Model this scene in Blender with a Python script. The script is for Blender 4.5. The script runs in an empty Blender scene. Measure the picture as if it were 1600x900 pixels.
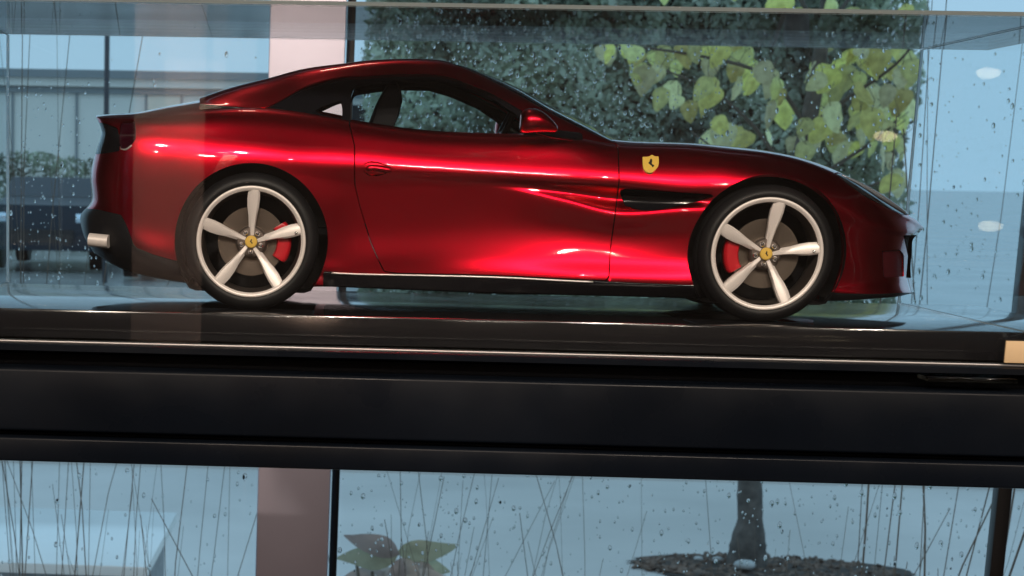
import bpy, bmesh, math, random
import numpy as np
from mathutils import Vector, Matrix

random.seed(7)
rng = np.random.default_rng(7)
C = bpy.context.scene.collection
S = bpy.context.scene
PI = math.pi

# ------------------------------------------------------------------ camera
EYE = 1.45                      # lens height above the ground
F, PX, PY = 3466.0, 305.0, 1090.0   # focal length and principal point in photo pixels (1600 wide)
ps, th, ph = (math.radians(a) for a in (3.4, 13.3, 1.15))
r0 = np.array([math.cos(ps), math.sin(ps), 0.0])
fw = np.array([-math.sin(ps) * math.cos(th), math.cos(ps) * math.cos(th), -math.sin(th)])
u0 = np.cross(r0, fw)
rv = r0 * math.cos(ph) + u0 * math.sin(ph)
uv = -r0 * math.sin(ph) + u0 * math.cos(ph)
cam = bpy.data.cameras.new('camera')
cam.lens = 36.0 * F / 1600.0
cam.sensor_width = 36.0
cam.sensor_fit = 'HORIZONTAL'
cam.shift_x = (800.0 - PX) / 1600.0
cam.shift_y = (PY - 450.0) / 1600.0
cam.clip_start, cam.clip_end = 0.02, 3000.0
co = bpy.data.objects.new('camera', cam)
C.objects.link(co)
co.matrix_world = Matrix(((rv[0], uv[0], -fw[0], 0), (rv[1], uv[1], -fw[1], 0), (rv[2], uv[2], -fw[2], EYE), (0, 0, 0, 1)))
S.camera = co
cam.dof.use_dof = True
cam.dof.focus_distance = 1.50
cam.dof.aperture_fstop = 38.0

# ------------------------------------------------------------------ sky light and exposure
world = bpy.data.worlds.new('World')
S.world = world
world.use_nodes = True
wn = world.node_tree
wbg = wn.nodes['Background']
wbg.inputs['Color'].default_value = (0.32, 0.53, 0.70, 1)
wbg.inputs['Strength'].default_value = 1.15
S.view_settings.view_transform = 'Standard'
S.view_settings.look = 'None'
S.view_settings.exposure = 0.0
S.view_settings.gamma = 1.0
S.view_settings.use_curve_mapping = False
S.render.engine = 'CYCLES'
S.cycles.max_bounces = 14
S.cycles.transparent_max_bounces = 40
S.cycles.transmission_bounces = 12
S.cycles.caustics_reflective = False
S.cycles.caustics_refractive = False


def unp(px, py, Y):
    """photo pixel -> point on the plane at depth Y"""
    d = (px - PX) / F * rv - (py - PY) / F * uv + fw
    p = d * (Y / d[1])
    return np.array([p[0], p[1], p[2] + EYE])


def proj(P):
    P = np.asarray(P, float) - np.array([0, 0, EYE])
    z = P @ fw
    return PX + F * (P @ rv) / z, PY - F * (P @ uv) / z


# ------------------------------------------------------------------ ceiling lamps of the room
CEIL = 2.85
LAMPS = [  # x, y, radius, watts
    (-1.05, -0.95, 0.05, 36.0), (-0.20, -0.75, 0.05, 36.0), (0.62, -0.95, 0.05, 36.0), (1.50, -0.75, 0.05, 30.0),
    (-1.6, -2.3, 0.05, 16.0), (-0.62, -2.3, 0.05, 16.0), (0.35, -2.3, 0.05, 16.0), (1.25, -2.3, 0.05, 16.0), (2.2, -2.3, 0.05, 16.0),
    (-0.08, 2.16, 0.04, 5.0),  # extra lamp, added to brighten the top of the beige pillar
    (-0.36, -0.98, 0.04, 8.0),  # extra lamp, added to brighten the upright behind the viewer
]

# ------------------------------------------------------------------ helpers
def mat(name, col, rough=0.5, metal=0.0, noise=0.0, scale=20.0, bump=0.0, coat=0.0, spec=0.5, coat_rough=0.03, trans=0.0, ior=1.5):
    m = bpy.data.materials.new(name)
    m.use_nodes = True
    nt = m.node_tree
    b = nt.nodes['Principled BSDF']
    b.inputs['Base Color'].default_value = (*col, 1)
    b.inputs['Roughness'].default_value = rough
    b.inputs['Metallic'].default_value = metal
    b.inputs['Coat Weight'].default_value = coat
    b.inputs['Coat Roughness'].default_value = coat_rough
    b.inputs['Specular IOR Level'].default_value = spec
    b.inputs['IOR'].default_value = ior
    b.inputs['Transmission Weight'].default_value = trans
    if noise or bump:
        tc = nt.nodes.new('ShaderNodeTexCoord')
        n = nt.nodes.new('ShaderNodeTexNoise')
        n.inputs['Scale'].default_value = scale
        n.inputs['Detail'].default_value = 6
        nt.links.new(tc.outputs['Object'], n.inputs['Vector'])
        if noise:
            r = nt.nodes.new('ShaderNodeValToRGB')
            a = [max(0, c * (1 - noise)) for c in col]
            d = [min(1, c * (1 + noise)) for c in col]
            r.color_ramp.elements[0].color = (*a, 1)
            r.color_ramp.elements[1].color = (*d, 1)
            r.color_ramp.elements[0].position = 0.3
            r.color_ramp.elements[1].position = 0.7
            nt.links.new(n.outputs['Fac'], r.inputs['Fac'])
            nt.links.new(r.outputs['Color'], b.inputs['Base Color'])
        if bump:
            bp = nt.nodes.new('ShaderNodeBump')
            bp.inputs['Strength'].default_value = bump
            bp.inputs['Distance'].default_value = 0.01
            nt.links.new(n.outputs['Fac'], bp.inputs['Height'])
            nt.links.new(bp.outputs['Normal'], b.inputs['Normal'])
    return m


def thin_glass(name, tint=(1, 1, 1), refl=1.0, ior=1.45):
    m = bpy.data.materials.new(name)
    m.use_nodes = True
    nt = m.node_tree
    nt.nodes.remove(nt.nodes['Principled BSDF'])
    out = nt.nodes['Material Output']
    t = nt.nodes.new('ShaderNodeBsdfTransparent')
    t.inputs['Color'].default_value = (*tint, 1)
    g = nt.nodes.new('ShaderNodeBsdfGlossy')
    g.inputs['Roughness'].default_value = 0.0
    fr = nt.nodes.new('ShaderNodeFresnel')
    fr.inputs['IOR'].default_value = ior
    mu = nt.nodes.new('ShaderNodeMath')
    mu.operation = 'MULTIPLY'
    mu.inputs[1].default_value = refl
    mx = nt.nodes.new('ShaderNodeMixShader')
    nt.links.new(fr.outputs[0], mu.inputs[0])
    nt.links.new(mu.outputs[0], mx.inputs['Fac'])
    nt.links.new(t.outputs[0], mx.inputs[1])
    nt.links.new(g.outputs[0], mx.inputs[2])
    nt.links.new(mx.outputs[0], out.inputs['Surface'])
    return m


def emit(name, col, s):
    m = bpy.data.materials.new(name)
    m.use_nodes = True
    b = m.node_tree.nodes['Principled BSDF']
    b.inputs['Base Color'].default_value = (0.8, 0.8, 0.8, 1)
    b.inputs['Emission Color'].default_value = (*col, 1)
    b.inputs['Emission Strength'].default_value = s
    return m


def tag(o, label=None, cat=None, group=None, kind=None):
    if label: o['label'] = label
    if cat: o['category'] = cat
    if group: o['group'] = group
    if kind: o['kind'] = kind
    return o


def empty(name, loc, label, cat, group=None):
    o = bpy.data.objects.new(name, None)
    C.objects.link(o)
    o.location = loc
    o.empty_display_size = 0.05
    return tag(o, label, cat, group)


def link(name, me, m, parent=None):
    o = bpy.data.objects.new(name, me)
    C.objects.link(o)
    if m is not None and len(me.materials) == 0:
        for q in (m if isinstance(m, (list, tuple)) else [m]):
            me.materials.append(q)
    if parent is not None:
        o.parent = parent
        bpy.context.view_layer.update()
        o.matrix_parent_inverse = Matrix.Identity(4)
        # meshes are written in world coordinates: shift back by the parent chain
        off = Vector((0, 0, 0))
        p = parent
        while p is not None:
            off += p.location
            p = p.parent
        o.location = -off
    return o


class MB:
    def __init__(s):
        s.v, s.f, s.mi = [], [], []

    def add(s, vs, fs, mi=0):
        n = len(s.v)
        s.v += [tuple(map(float, v)) for v in vs]
        s.f += [tuple(i + n for i in f) for f in fs]
        s.mi += [mi] * len(fs)

    def box(s, x0, x1, y0, y1, z0, z1, mi=0):
        vs = [(x, y, z) for x in (x0, x1) for y in (y0, y1) for z in (z0, z1)]
        s.add(vs, [(0, 1, 3, 2), (4, 6, 7, 5), (0, 4, 5, 1), (2, 3, 7, 6), (0, 2, 6, 4), (1, 5, 7, 3)], mi)

    def tube(s, pts, rad, n=8, caps=True, mi=0):
        pts = [np.array(p, float) for p in pts]
        if not hasattr(rad, '__len__'):
            rad = [rad] * len(pts)
        vs, fs = [], []
        for i, p in enumerate(pts):
            t = pts[min(i + 1, len(pts) - 1)] - pts[max(i - 1, 0)]
            t = t / (np.linalg.norm(t) + 1e-12)
            a = np.array([0, 1, 0]) if abs(t[1]) < 0.8 else np.array([1, 0, 0])
            e1 = np.cross(t, a); e1 /= np.linalg.norm(e1)
            e2 = np.cross(t, e1)
            for k in range(n):
                q = 2 * PI * k / n
                vs.append(p + rad[i] * (math.cos(q) * e1 + math.sin(q) * e2))
        for i in range(len(pts) - 1):
            for k in range(n):
                a, b = i * n + k, i * n + (k + 1) % n
                fs.append((a, a + n, b + n, b))
        if caps:
            fs.append(tuple(range(n)))
            fs.append(tuple(range((len(pts) - 1) * n, len(pts) * n))[::-1])
        s.add(vs, fs, mi)

    def lathe_y(s, prof, c, n=64, mi=0, closed=False):
        """profile of (radius, y offset) spun about the Y axis through c"""
        vs, fs = [], []
        for (r, y) in prof:
            for k in range(n):
                q = 2 * PI * k / n
                vs.append((c[0] + r * math.cos(q), c[1] + y, c[2] + r * math.sin(q)))
        m = len(prof)
        for i in range(m if closed else m - 1):
            j = (i + 1) % m
            for k in range(n):
                fs.append((i * n + k, i * n + (k + 1) % n, j * n + (k + 1) % n, j * n + k))
        s.add(vs, fs, mi)

    def build(s, name, m, parent=None, smooth=False, bevel=0.0, seg=2, auto=None):
        me = bpy.data.meshes.new(name)
        me.from_pydata(s.v, [], s.f)
        for q in (m if isinstance(m, (list, tuple)) else [m]):
            me.materials.append(q)
        if len(set(s.mi)) > 1 or (s.mi and s.mi[0]):
            me.polygons.foreach_set('material_index', s.mi)
        bm = bmesh.new(); bm.from_mesh(me)
        bmesh.ops.recalc_face_normals(bm, faces=bm.faces)
        if bevel:
            bmesh.ops.bevel(bm, geom=list(bm.edges), offset=bevel, segments=seg, profile=0.5, affect='EDGES')
        bm.to_mesh(me); bm.free()
        if smooth or auto or bevel:
            me.polygons.foreach_set('use_smooth', [True] * len(me.polygons))
            if auto or bevel:
                me.set_sharp_from_angle(angle=math.radians(auto or 35))
        me.update()
        return link(name, me, None, parent)


def crm(P, sub, closed=False, g0=None, g1=None):
    """centripetal Catmull-Rom through P (n,3), sub samples a segment"""
    P = np.asarray(P, float)
    n = len(P)
    a = P[0] * 2 - P[1] if g0 is None else g0
    b = P[-1] * 2 - P[-2] if g1 is None else g1
    Q = np.vstack([a, P, b])
    out = []
    for i in range(n - 1):
        p0, p1, p2, p3 = Q[i:i + 4]
        d = [max(np.linalg.norm(y - x), 1e-7) ** 0.5 for x, y in ((p0, p1), (p1, p2), (p2, p3))]
        t0 = 0; t1 = d[0]; t2 = t1 + d[1]; t3 = t2 + d[2]
        for k in range(sub):
            t = t1 + (t2 - t1) * k / sub
            A1 = (t1 - t) / (t1 - t0) * p0 + (t - t0) / (t1 - t0) * p1
            A2 = (t2 - t) / (t2 - t1) * p1 + (t - t1) / (t2 - t1) * p2
            A3 = (t3 - t) / (t3 - t2) * p2 + (t - t2) / (t3 - t2) * p3
            B1 = (t2 - t) / (t2 - t0) * A1 + (t - t0) / (t2 - t0) * A2
            B2 = (t3 - t) / (t3 - t1) * A2 + (t - t1) / (t3 - t1) * A3
            out.append((t2 - t) / (t2 - t1) * B1 + (t - t1) / (t2 - t1) * B2)
    out.append(P[-1])
    return np.array(out)


# ------------------------------------------------------------------ materials
M_paint = mat('car_paint', (0.64, 0.004, 0.023), 0.29, 1.0, coat=1.0)
M_mouth = mat('intake_black', (0.008, 0.006, 0.006), 0.7, spec=0.08)
M_black = mat('satin_black_plastic', (0.012, 0.012, 0.014), 0.35)
M_gloss = mat('gloss_black_trim', (0.006, 0.006, 0.008), 0.12, spec=0.35)
M_rubber = mat('tyre_rubber', (0.008, 0.008, 0.009), 0.5, noise=0.2, scale=60, spec=0.3)
M_alloy = mat('wheel_alloy', (0.90, 0.83, 0.79), 0.38, 0.25)
M_barrel = mat('rim_barrel', (0.20, 0.165, 0.145), 0.34, 0.8)
M_disc = mat('brake_disc', (0.17, 0.14, 0.115), 0.34, 0.9)
M_caliper = mat('caliper_red', (0.55, 0.01, 0.02), 0.30, coat=0.6)
M_yellow = mat('badge_yellow', (0.85, 0.55, 0.10), 0.30, coat=0.8)
M_ink = mat('badge_ink', (0.015, 0.012, 0.01), 0.4)
M_chrome = mat('bright_metal', (0.85, 0.84, 0.84), 0.16, 1.0)
M_carglass = thin_glass('car_window_glass', (0.92, 0.95, 0.95), 0.9)
M_shield = thin_glass('windscreen_glass', (0.72, 0.80, 0.80), 1.0)
M_lens = mat('lamp_lens', (0.012, 0.012, 0.014), 0.10, spec=0.25)
M_led = mat('lamp_strip', (0.78, 0.88, 1.0), 0.12, 0.8)
M_tail = mat('tail_lens', (0.025, 0.001, 0.006), 0.08, coat=1.0)
M_seat = mat('seat_leather', (0.008, 0.008, 0.010), 0.7, spec=0.15)

M_plinth = mat('plinth_gloss_black', (0.010, 0.010, 0.012), 0.04, coat=0.0, ior=1.55)
M_base = mat('base_black_lacquer', (0.004, 0.006, 0.010), 0.32, noise=0.25, scale=9, spec=0.14)
def smudge(m, lo, hi, sc):
    nt = m.node_tree; b = nt.nodes['Principled BSDF']
    tc = nt.nodes.new('ShaderNodeTexCoord'); n = nt.nodes.new('ShaderNodeTexNoise'); n.inputs['Scale'].default_value = sc; n.inputs['Detail'].default_value = 8
    r = nt.nodes.new('ShaderNodeMapRange'); r.inputs['From Min'].default_value = .35; r.inputs['From Max'].default_value = .7
    r.inputs['To Min'].default_value = lo; r.inputs['To Max'].default_value = hi
    nt.links.new(tc.outputs['Object'], n.inputs['Vector']); nt.links.new(n.outputs['Fac'], r.inputs['Value']); nt.links.new(r.outputs[0], b.inputs['Roughness'])
smudge(M_base, .2, .5, 11); smudge(M_plinth, .07, .16, 14)
M_basedark = mat('base_recess_black', (0.003, 0.004, 0.007), 0.5, spec=0.15)
M_channel = mat('channel_metal', (0.34, 0.33, 0.33), 0.35, 0.6)
M_strip = mat('glint_and_bezel_metal', (0.75, 0.72, 0.70), 0.3, 0.6)  # pale metal for the modelled sill reflection and the tail lamp bezel
M_glass = thin_glass('case_glass', (0.99, 0.997, 0.995), 0.7)
M_top = thin_glass('case_top_glass', (0.97, 0.985, 0.985), 1.0)
M_side = thin_glass('case_side_glass', (0.95, 0.98, 0.99), 0.10)
M_edge = mat('polished_glass_edge', (0.62, 0.74, 0.76), 0.3)
_t = M_edge.node_tree.nodes.new('ShaderNodeBsdfTranslucent'); _t.inputs['Color'].default_value = (.80, .90, .92, 1)
_m = M_edge.node_tree.nodes.new('ShaderNodeMixShader'); _m.inputs['Fac'].default_value = .7
M_edge.node_tree.links.new(M_edge.node_tree.nodes['Principled BSDF'].outputs[0], _m.inputs[1])
M_edge.node_tree.links.new(_t.outputs[0], _m.inputs[2])
M_edge.node_tree.links.new(_m.outputs[0], M_edge.node_tree.nodes['Material Output'].inputs['Surface'])
M_card = mat('card_stock', (0.72, 0.52, 0.30), 0.7, noise=0.08, scale=40)

M_pillar = mat('pillar_paint', (0.74, 0.69, 0.84), 0.75, noise=0.04, scale=6, bump=0.05)
M_frame = mat('window_frame_black', (0.012, 0.012, 0.014), 0.4)
M_pane = thin_glass('window_glass', (0.97, 0.985, 0.985), 0.8)
M_drop = mat('rain_water', (1, 1, 1), 0.0, trans=1.0, ior=1.33)
M_wall = mat('room_wall', (0.06, 0.05, 0.045), 0.8, noise=0.08, scale=2)
M_ceil = mat('room_ceiling', (0.10, 0.09, 0.08), 0.9)
M_floor = mat('room_floor', (0.035, 0.031, 0.030), 0.40, noise=0.15, scale=4)
M_wlamp = emit('wall_lamp_glow', (1.0, 0.78, 0.50), 15.0)
M_lampw = emit('lamp_glow', (1.0, 0.80, 0.58), 26.0)

# ------------------------------------------------------------------ room (what the glass and paint reflect)
YW = 2.62                                # window plane
def struct(name, mb, m, **k):
    o = mb.build(name, m, **k)
    o['kind'] = 'structure'
    return o

b = MB(); b.box(-4.2, 5.0, -3.2, YW + 0.05, -0.05, 0.0); struct('floor', b, M_floor)
b = MB(); b.box(-4.2, 5.0, -3.2, YW + 0.05, CEIL, CEIL + 0.08); struct('ceiling', b, M_ceil)
b = MB(); b.box(-4.2, 5.0, -3.3, -3.2, 0.0, CEIL); struct('back_wall', b, M_wall)
b = MB(); b.box(-4.3, -4.2, -3.2, YW, 0.0, CEIL); struct('side_wall', b, M_wall)
b = MB(); b.box(5.0, 5.1, -3.2, YW, 0.0, CEIL); struct('side_wall', b, M_wall)

lamp_lab = ['round warm ceiling lamp behind the viewer, farthest to the left', 'round warm ceiling lamp behind the viewer, second from the left',
            'round warm ceiling lamp behind the viewer, third from the left', 'round warm ceiling lamp behind the viewer, farthest to the right',
            'warm ceiling lamp in the row by the back wall, first from the left', 'warm ceiling lamp in the row by the back wall, second from the left', 'warm ceiling lamp in the row by the back wall, in its middle', 'warm ceiling lamp in the row by the back wall, fourth from the left', 'warm ceiling lamp in the row by the back wall, last at the right', 'added warm spot lamp brightening the top of the beige pillar', 'added warm spot lamp brightening the beige upright behind the viewer']
for (x, y, r, w), lb in zip(LAMPS, lamp_lab):
    t = empty('ceiling_lamp', (x, y, CEIL), lb, 'lamp', 'ceiling lamps of the showroom')
    d = MB()
    d.add([(x + r * 1.25 * math.cos(a), y + r * 1.25 * math.sin(a), z) for z in (CEIL - 0.02, CEIL - 0.001) for a in np.linspace(0, 2 * PI, 24, endpoint=False)],
          [tuple(range(24, 48)), tuple(range(24))] + [(k, (k + 1) % 24, 24 + (k + 1) % 24, 24 + k) for k in range(24)])
    d.build('lamp_trim', M_chrome, t)
    d = MB()
    d.add([(x + r * math.cos(a), y + r * math.sin(a), CEIL - 0.021) for a in np.linspace(0, 2 * PI, 24, endpoint=False)], [tuple(range(24))])
    d.build('lamp_glass', M_lampw, t)
    L = bpy.data.lights.new('ceiling_lamp_light', 'AREA')
    L.shape = 'DISK'; L.size = 2 * r; L.energy = w; L.color = (1.0, 0.84, 0.70)
    lo = bpy.data.objects.new('ceiling_lamp_light', L)
    C.objects.link(lo); lo.parent = t; lo.location = (0, 0, -0.03)
    if y > 1:                       # added narrow spots that brighten the two uprights
        L.spread = math.radians(38); lo.rotation_euler = (math.radians(24), 0, 0)
    elif x == -0.36:
        L.spread = math.radians(60); lo.rotation_euler = (math.radians(-14), 0, 0)

# small lamps on the back wall, seen only as pale ovals mirrored in the window
for px, py, lb in ((1540, 115, 'pale oval wall lamp mirrored high in the window at the right'), (1380, 213, 'pale oval wall lamp mirrored in the window among the leaves'), (1543, 353, 'pale oval wall lamp mirrored low in the window at the right')):
    D = 2 * 2.62 + 3.2
    p = unp(px, py, D)
    t = empty('wall_lamp', (p[0], -3.19, p[2]), lb, 'lamp', 'wall lamps mirrored in the window')
    n = 24
    for nm, s_, y0_, y1_, m_ in (('lamp_back', 1.15, -3.199, -3.17, M_chrome), ('lamp_glass', 1.0, -3.169, -3.13, M_wlamp)):
        q = MB()
        q.add([(p[0] + .044 * s_ * k_ * math.cos(a), y_, p[2] + .019 * s_ * k_ * math.sin(a)) for y_, k_ in ((y0_, 1), (y1_, .8)) for a in np.linspace(0, 2 * PI, n, endpoint=False)],
              [tuple(range(n)), tuple(range(n, 2 * n))] + [(k, (k + 1) % n, n + (k + 1) % n, n + k) for k in range(n)])
        q.build(nm, m_, t)

# beige upright behind the viewer, seen as a faint veil over the tail of the car
D = 2 * 1.424 + 1.15
a, c = unp(208, 200, D), unp(312, 200, D)
q = MB(); q.box(a[0], c[0], -1.30, -1.15, 0.0, CEIL)
tag(q.build('pillar', mat('beige_panel', (.80, .60, .52), .7, noise=.04, scale=5), bevel=.004), 'beige upright mirrored as a faint vertical band over the tail of the red car', 'pillar')

# ------------------------------------------------------------------ window wall
win = empty('shop_window', (0.0, YW, 0.0), 'tall rain-spotted window in black frames behind the display case', 'window')
def bar_at(xl, xr, py, name, dy=0.06, m=M_frame, y0=YW - 0.03):
    a, c = unp(xl, py, y0), unp(xr, py, y0)
    q = MB(); q.box(a[0], c[0], y0, y0 + dy, 0.002, CEIL - 0.002)
    return q.build(name, m, win, bevel=0.002)
bar_at(541, 554, 85, 'mullion')
bar_at(1556, 1579, 800, 'mullion', dy=0.022)
xm1 = unp(547, 85, YW)[0]; xm2 = unp(1566, 800, YW)[0]
for xa, xb in ((-1.7, xm1 - 0.03), (xm1 + 0.008, xm2 - 0.010), (xm2 + 0.010, 1.45)):
    q = MB(); q.add([(xa, YW, 0.03), (xb, YW, 0.03), (xb, YW, CEIL - 0.03), (xa, YW, CEIL - 0.03)], [(0, 1, 2, 3)])
    q.build('glass_pane', M_pane, win)
q = MB(); q.box(-1.8, -1.7, YW - 0.03, YW + 0.05, 0.0, CEIL); q.build('jamb', M_frame, win)
q = MB(); q.box(1.45, 1.55, YW - 0.03, YW + 0.05, 0.0, CEIL); q.build('jamb', M_frame, win)
q = MB(); q.box(-4.2, -1.8, YW - 0.02, YW + 0.1, 0.0, CEIL); struct('window_wall', q, M_wall)
q = MB(); q.box(1.55, 5.0, YW - 0.02, YW + 0.1, 0.0, CEIL); struct('window_wall', q, M_wall)
q = MB(); q.box(-1.699, 1.449, YW - 0.03, YW + 0.05, 0.0, 0.028); q.build('sill', M_frame, win)

a, c = unp(420, 90, YW - 0.16), unp(539, 90, YW - 0.16)
q = MB(); q.box(a[0], c[0], YW - 0.16, YW - 0.035, 0.0, CEIL)
tag(q.build('pillar', M_pillar, bevel=0.003), 'beige painted square pillar left of the black mullion behind the case', 'pillar')

# rain on the glass
bm = bmesh.new()
def drop(x, z, rx, rz):
    n, rows = 8, 3
    vs = []
    top = bm.verts.new((x, YW + 0.0012 + 0.45 * rx, z))
    rings = []
    for i in range(1, rows + 1):
        t = i / rows * PI / 2
        rings.append([bm.verts.new((x + rx * math.sin(t) * math.cos(k * 2 * PI / n), YW + 0.0012 + 0.45 * rx * math.cos(t),
                                    z + rz * math.sin(t) * math.sin(k * 2 * PI / n) * (1.0 if math.sin(k * 2 * PI / n) < 0 else 1.25))) for k in range(n)])
    for k in range(n):
        bm.faces.new((top, rings[0][k], rings[0][(k + 1) % n]))
        for i in range(rows - 1):
            bm.faces.new((rings[i][k], rings[i + 1][k], rings[i + 1][(k + 1) % n], rings[i][(k + 1) % n]))
    bm.faces.new(rings[-1][::-1])
def rain(n, x0, x1, y0, y1, s=1.0):
    for _ in range(n):
        p = unp(rng.uniform(x0, x1), rng.uniform(y0, y1), YW)
        r = 0.0009 * s * (0.6 + rng.exponential(0.55))
        r = min(r, 0.0021 if y0 < 600 else 0.0026)
        drop(p[0], p[2], r, r * rng.uniform(0.95, 1.7))
rain(1150, 560, 1440, 60, 520)
rain(1500, 560, 1200, 60, 520, .55)
rain(260, 560, 1440, -160, 60)
rain(520, 560, 1010, 70, 240, .95)
rain(160, 900, 1430, 440, 520, .8)
rain(620, 530, 1545, 720, 910, 1.1)
rain(200, 1440, 1640, 60, 500, 0.9)
rain(60, 10, 410, 60, 480, 0.9)
rain(420, 10, 330, 245, 480, .75)
rain(60, 20, 140, 120, 260, .8)
rain(90, 0, 395, 730, 910)
rain(40, 1580, 1640, 740, 910)
# runs where drops have slid down the pane
for _ in range(0):
    p = unp(rng.uniform(1100, 1440) if rng.random() < .6 else rng.uniform(20, 140), rng.uniform(80, 400), YW)
    x, z = p[0], p[2]
    for k in range(int(rng.integers(6, 22))):
        drop(x, z, 0.0011 + rng.uniform(0, .0005), 0.0035)
        x += rng.normal(0, 0.0012); z -= 0.006
me = bpy.data.meshes.new('raindrops'); 
bmesh.ops.recalc_face_normals(bm, faces=bm.faces)
for f in bm.faces: f.smooth = len(f.verts) < 8
bm.to_mesh(me); bm.free()
tag(link('raindrops', me, M_drop), 'raindrops scattered over the outside of the window', 'raindrops', kind='stuff')

# ------------------------------------------------------------------ outdoors
M_pave = mat('wet_concrete', (0.62, 0.595, 0.57), 0.55, noise=0.12, scale=0.8, bump=0.03)
M_grassg = mat('lawn', (0.06, 0.12, 0.04), 0.7, noise=0.35, scale=9, bump=0.5)
M_lot = mat('wet_asphalt', (0.38, 0.38, 0.37), 0.22, noise=0.25, scale=0.5)
M_mulch = mat('mulch', (0.05, 0.035, 0.028), 0.8, noise=0.5, scale=25, bump=0.7)
M_chip = mat('mulch_chips', (0.16, 0.11, 0.085), 0.8, noise=0.5, scale=18)
M_bark = mat('bark', (0.10, 0.085, 0.075), 0.8, noise=0.5, scale=22, bump=0.8)
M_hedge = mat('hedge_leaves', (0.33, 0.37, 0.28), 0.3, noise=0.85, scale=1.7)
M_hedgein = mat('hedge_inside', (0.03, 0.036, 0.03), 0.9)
M_twig = mat('twig_bark', (0.09, 0.07, 0.055), 0.7)
M_stem = mat('dry_stems', (0.13, 0.12, 0.10), 0.6, noise=0.3, scale=6)
M_white = mat('white_slab', (0.85, 0.87, 0.86), 0.22, noise=0.03, scale=5)
M_bwall = mat('white_cladding', (0.90, 0.86, 0.80), 0.5, noise=0.03, scale=1.0)
M_bwarm = mat('cream_cladding', (0.90, 0.80, 0.68), 0.5)
M_btrim = mat('grey_trim', (0.26, 0.29, 0.31), 0.5)
M_bglass = mat('dark_window', (0.015, 0.02, 0.025), 0.25, spec=0.2)
M_pole = mat('painted_steel', (0.07, 0.08, 0.10), 0.5)
M_suv = mat('dark_blue_paint', (0.015, 0.028, 0.045), 0.45, 0.0, spec=0.3)
M_suv2 = mat('silver_paint', (0.40, 0.42, 0.44), 0.3, 0.5, coat=1)

q = MB(); q.add([(-700, YW + 0.06, -0.02), (700, YW + 0.06, -0.02), (700, 1400, -0.02), (-700, 1400, -0.02)], [(0, 1, 2, 3)])
struct('ground', q, M_lot)
q = MB(); q.add([(-9, YW + 0.06, -0.004), (9, YW + 0.06, -0.004), (9, 11.3, -0.004), (-9, 11.3, -0.004)], [(0, 1, 2, 3)])
struct('pavement', q, M_pave)
# lawn strip beyond the paving, seen under the case at the right
xa, xb = unp(1330, 740, 11.4)[0], unp(1800, 740, 11.4)[0]
q = MB(); q.box(-0.6, 9, 11.32, 16.5, -0.02, 0.03); struct('lawn', q, M_grassg)
q = MB(); q.box(-9, 9, 11.2, 11.318, -0.02, 0.05); struct('kerb', q, M_pave)

# mulch bed round the little tree
TR = unp(1175, 872, 8.6); TR[2] = 0.0
q = MB()
bed = []
for k in range(48):
    a = 2 * PI * k / 48
    rr = 1 + 0.10 * math.sin(3 * a + 1) + rng.normal(0, .03)
    bed.append((TR[0] + 0.05 + 0.52 * rr * math.cos(a), TR[1] + 0.30 * rr * math.sin(a)))
q.add([(x, y, 0.004) for x, y in bed] + [(TR[0] + 0.05 + (x - TR[0] - .05) * .6, TR[1] + (y - TR[1]) * .6, 0.014) for x, y in bed],
      [(k, (k + 1) % 48, 48 + (k + 1) % 48, 48 + k) for k in range(48)] + [tuple(range(48, 96))])
struct('mulch_bed', q, M_mulch, smooth=True)
q = MB()
for _ in range(700):
    a, r = rng.uniform(0, 2 * PI), math.sqrt(rng.uniform(0, 1))
    x, y = TR[0] + .05 + .50 * r * math.cos(a), TR[1] + .29 * r * math.sin(a)
    l, w_, t_ = rng.uniform(.008, .026), rng.uniform(.004, .010), rng.uniform(.002, .005)
    rot = Matrix.Rotation(rng.uniform(0, PI), 3, 'Z') @ Matrix.Rotation(rng.normal(0, .35), 3, 'X') @ Matrix.Rotation(rng.normal(0, .35), 3, 'Y')
    vs = [Vector((sx * l, sy * w_, sz * t_)) for sx in (-1, 1) for sy in (-1, 1) for sz in (-1, 1)]
    q.add([tuple(rot @ v + Vector((x, y, .006 + .010 * (1 - r)))) for v in vs], [(0, 1, 3, 2), (4, 6, 7, 5), (0, 4, 5, 1), (2, 3, 7, 6), (0, 2, 6, 4), (1, 5, 7, 3)])
tag(q.build('mulch_chips', M_chip), 'brown bark chips lying in the mulch bed round the tree', 'bark mulch', kind='stuff')

# stones lying in the bed
for (px, py, s, lb) in ((1165, 868, 0.034, 'pale rounded stone at the foot of the young tree'), (1122, 862, 0.017, 'small pale stone left of the tree in the mulch'), (1092, 863, 0.015, 'small pale stone at the far left of the mulch bed')):
    p = unp(px, py, 8.45 if s > .03 else 8.6)
    bm = bmesh.new(); bmesh.ops.create_icosphere(bm, subdivisions=2, radius=1)
    for v in bm.verts:
        v.co = Vector((v.co.x * s * 1.25, v.co.y * s, v.co.z * s * .62)) * (1 + rng.normal(0, .04)) + Vector((p[0], p[1], .03 + s * .3))
    for f in bm.faces: f.smooth = True
    me = bpy.data.meshes.new('stone'); bm.to_mesh(me); bm.free()
    tag(link('stone', me, mat('stone', (.45, .46, .46), .6, noise=.2, scale=20)), lb, 'stone', 'stones in the mulch bed')

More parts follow.
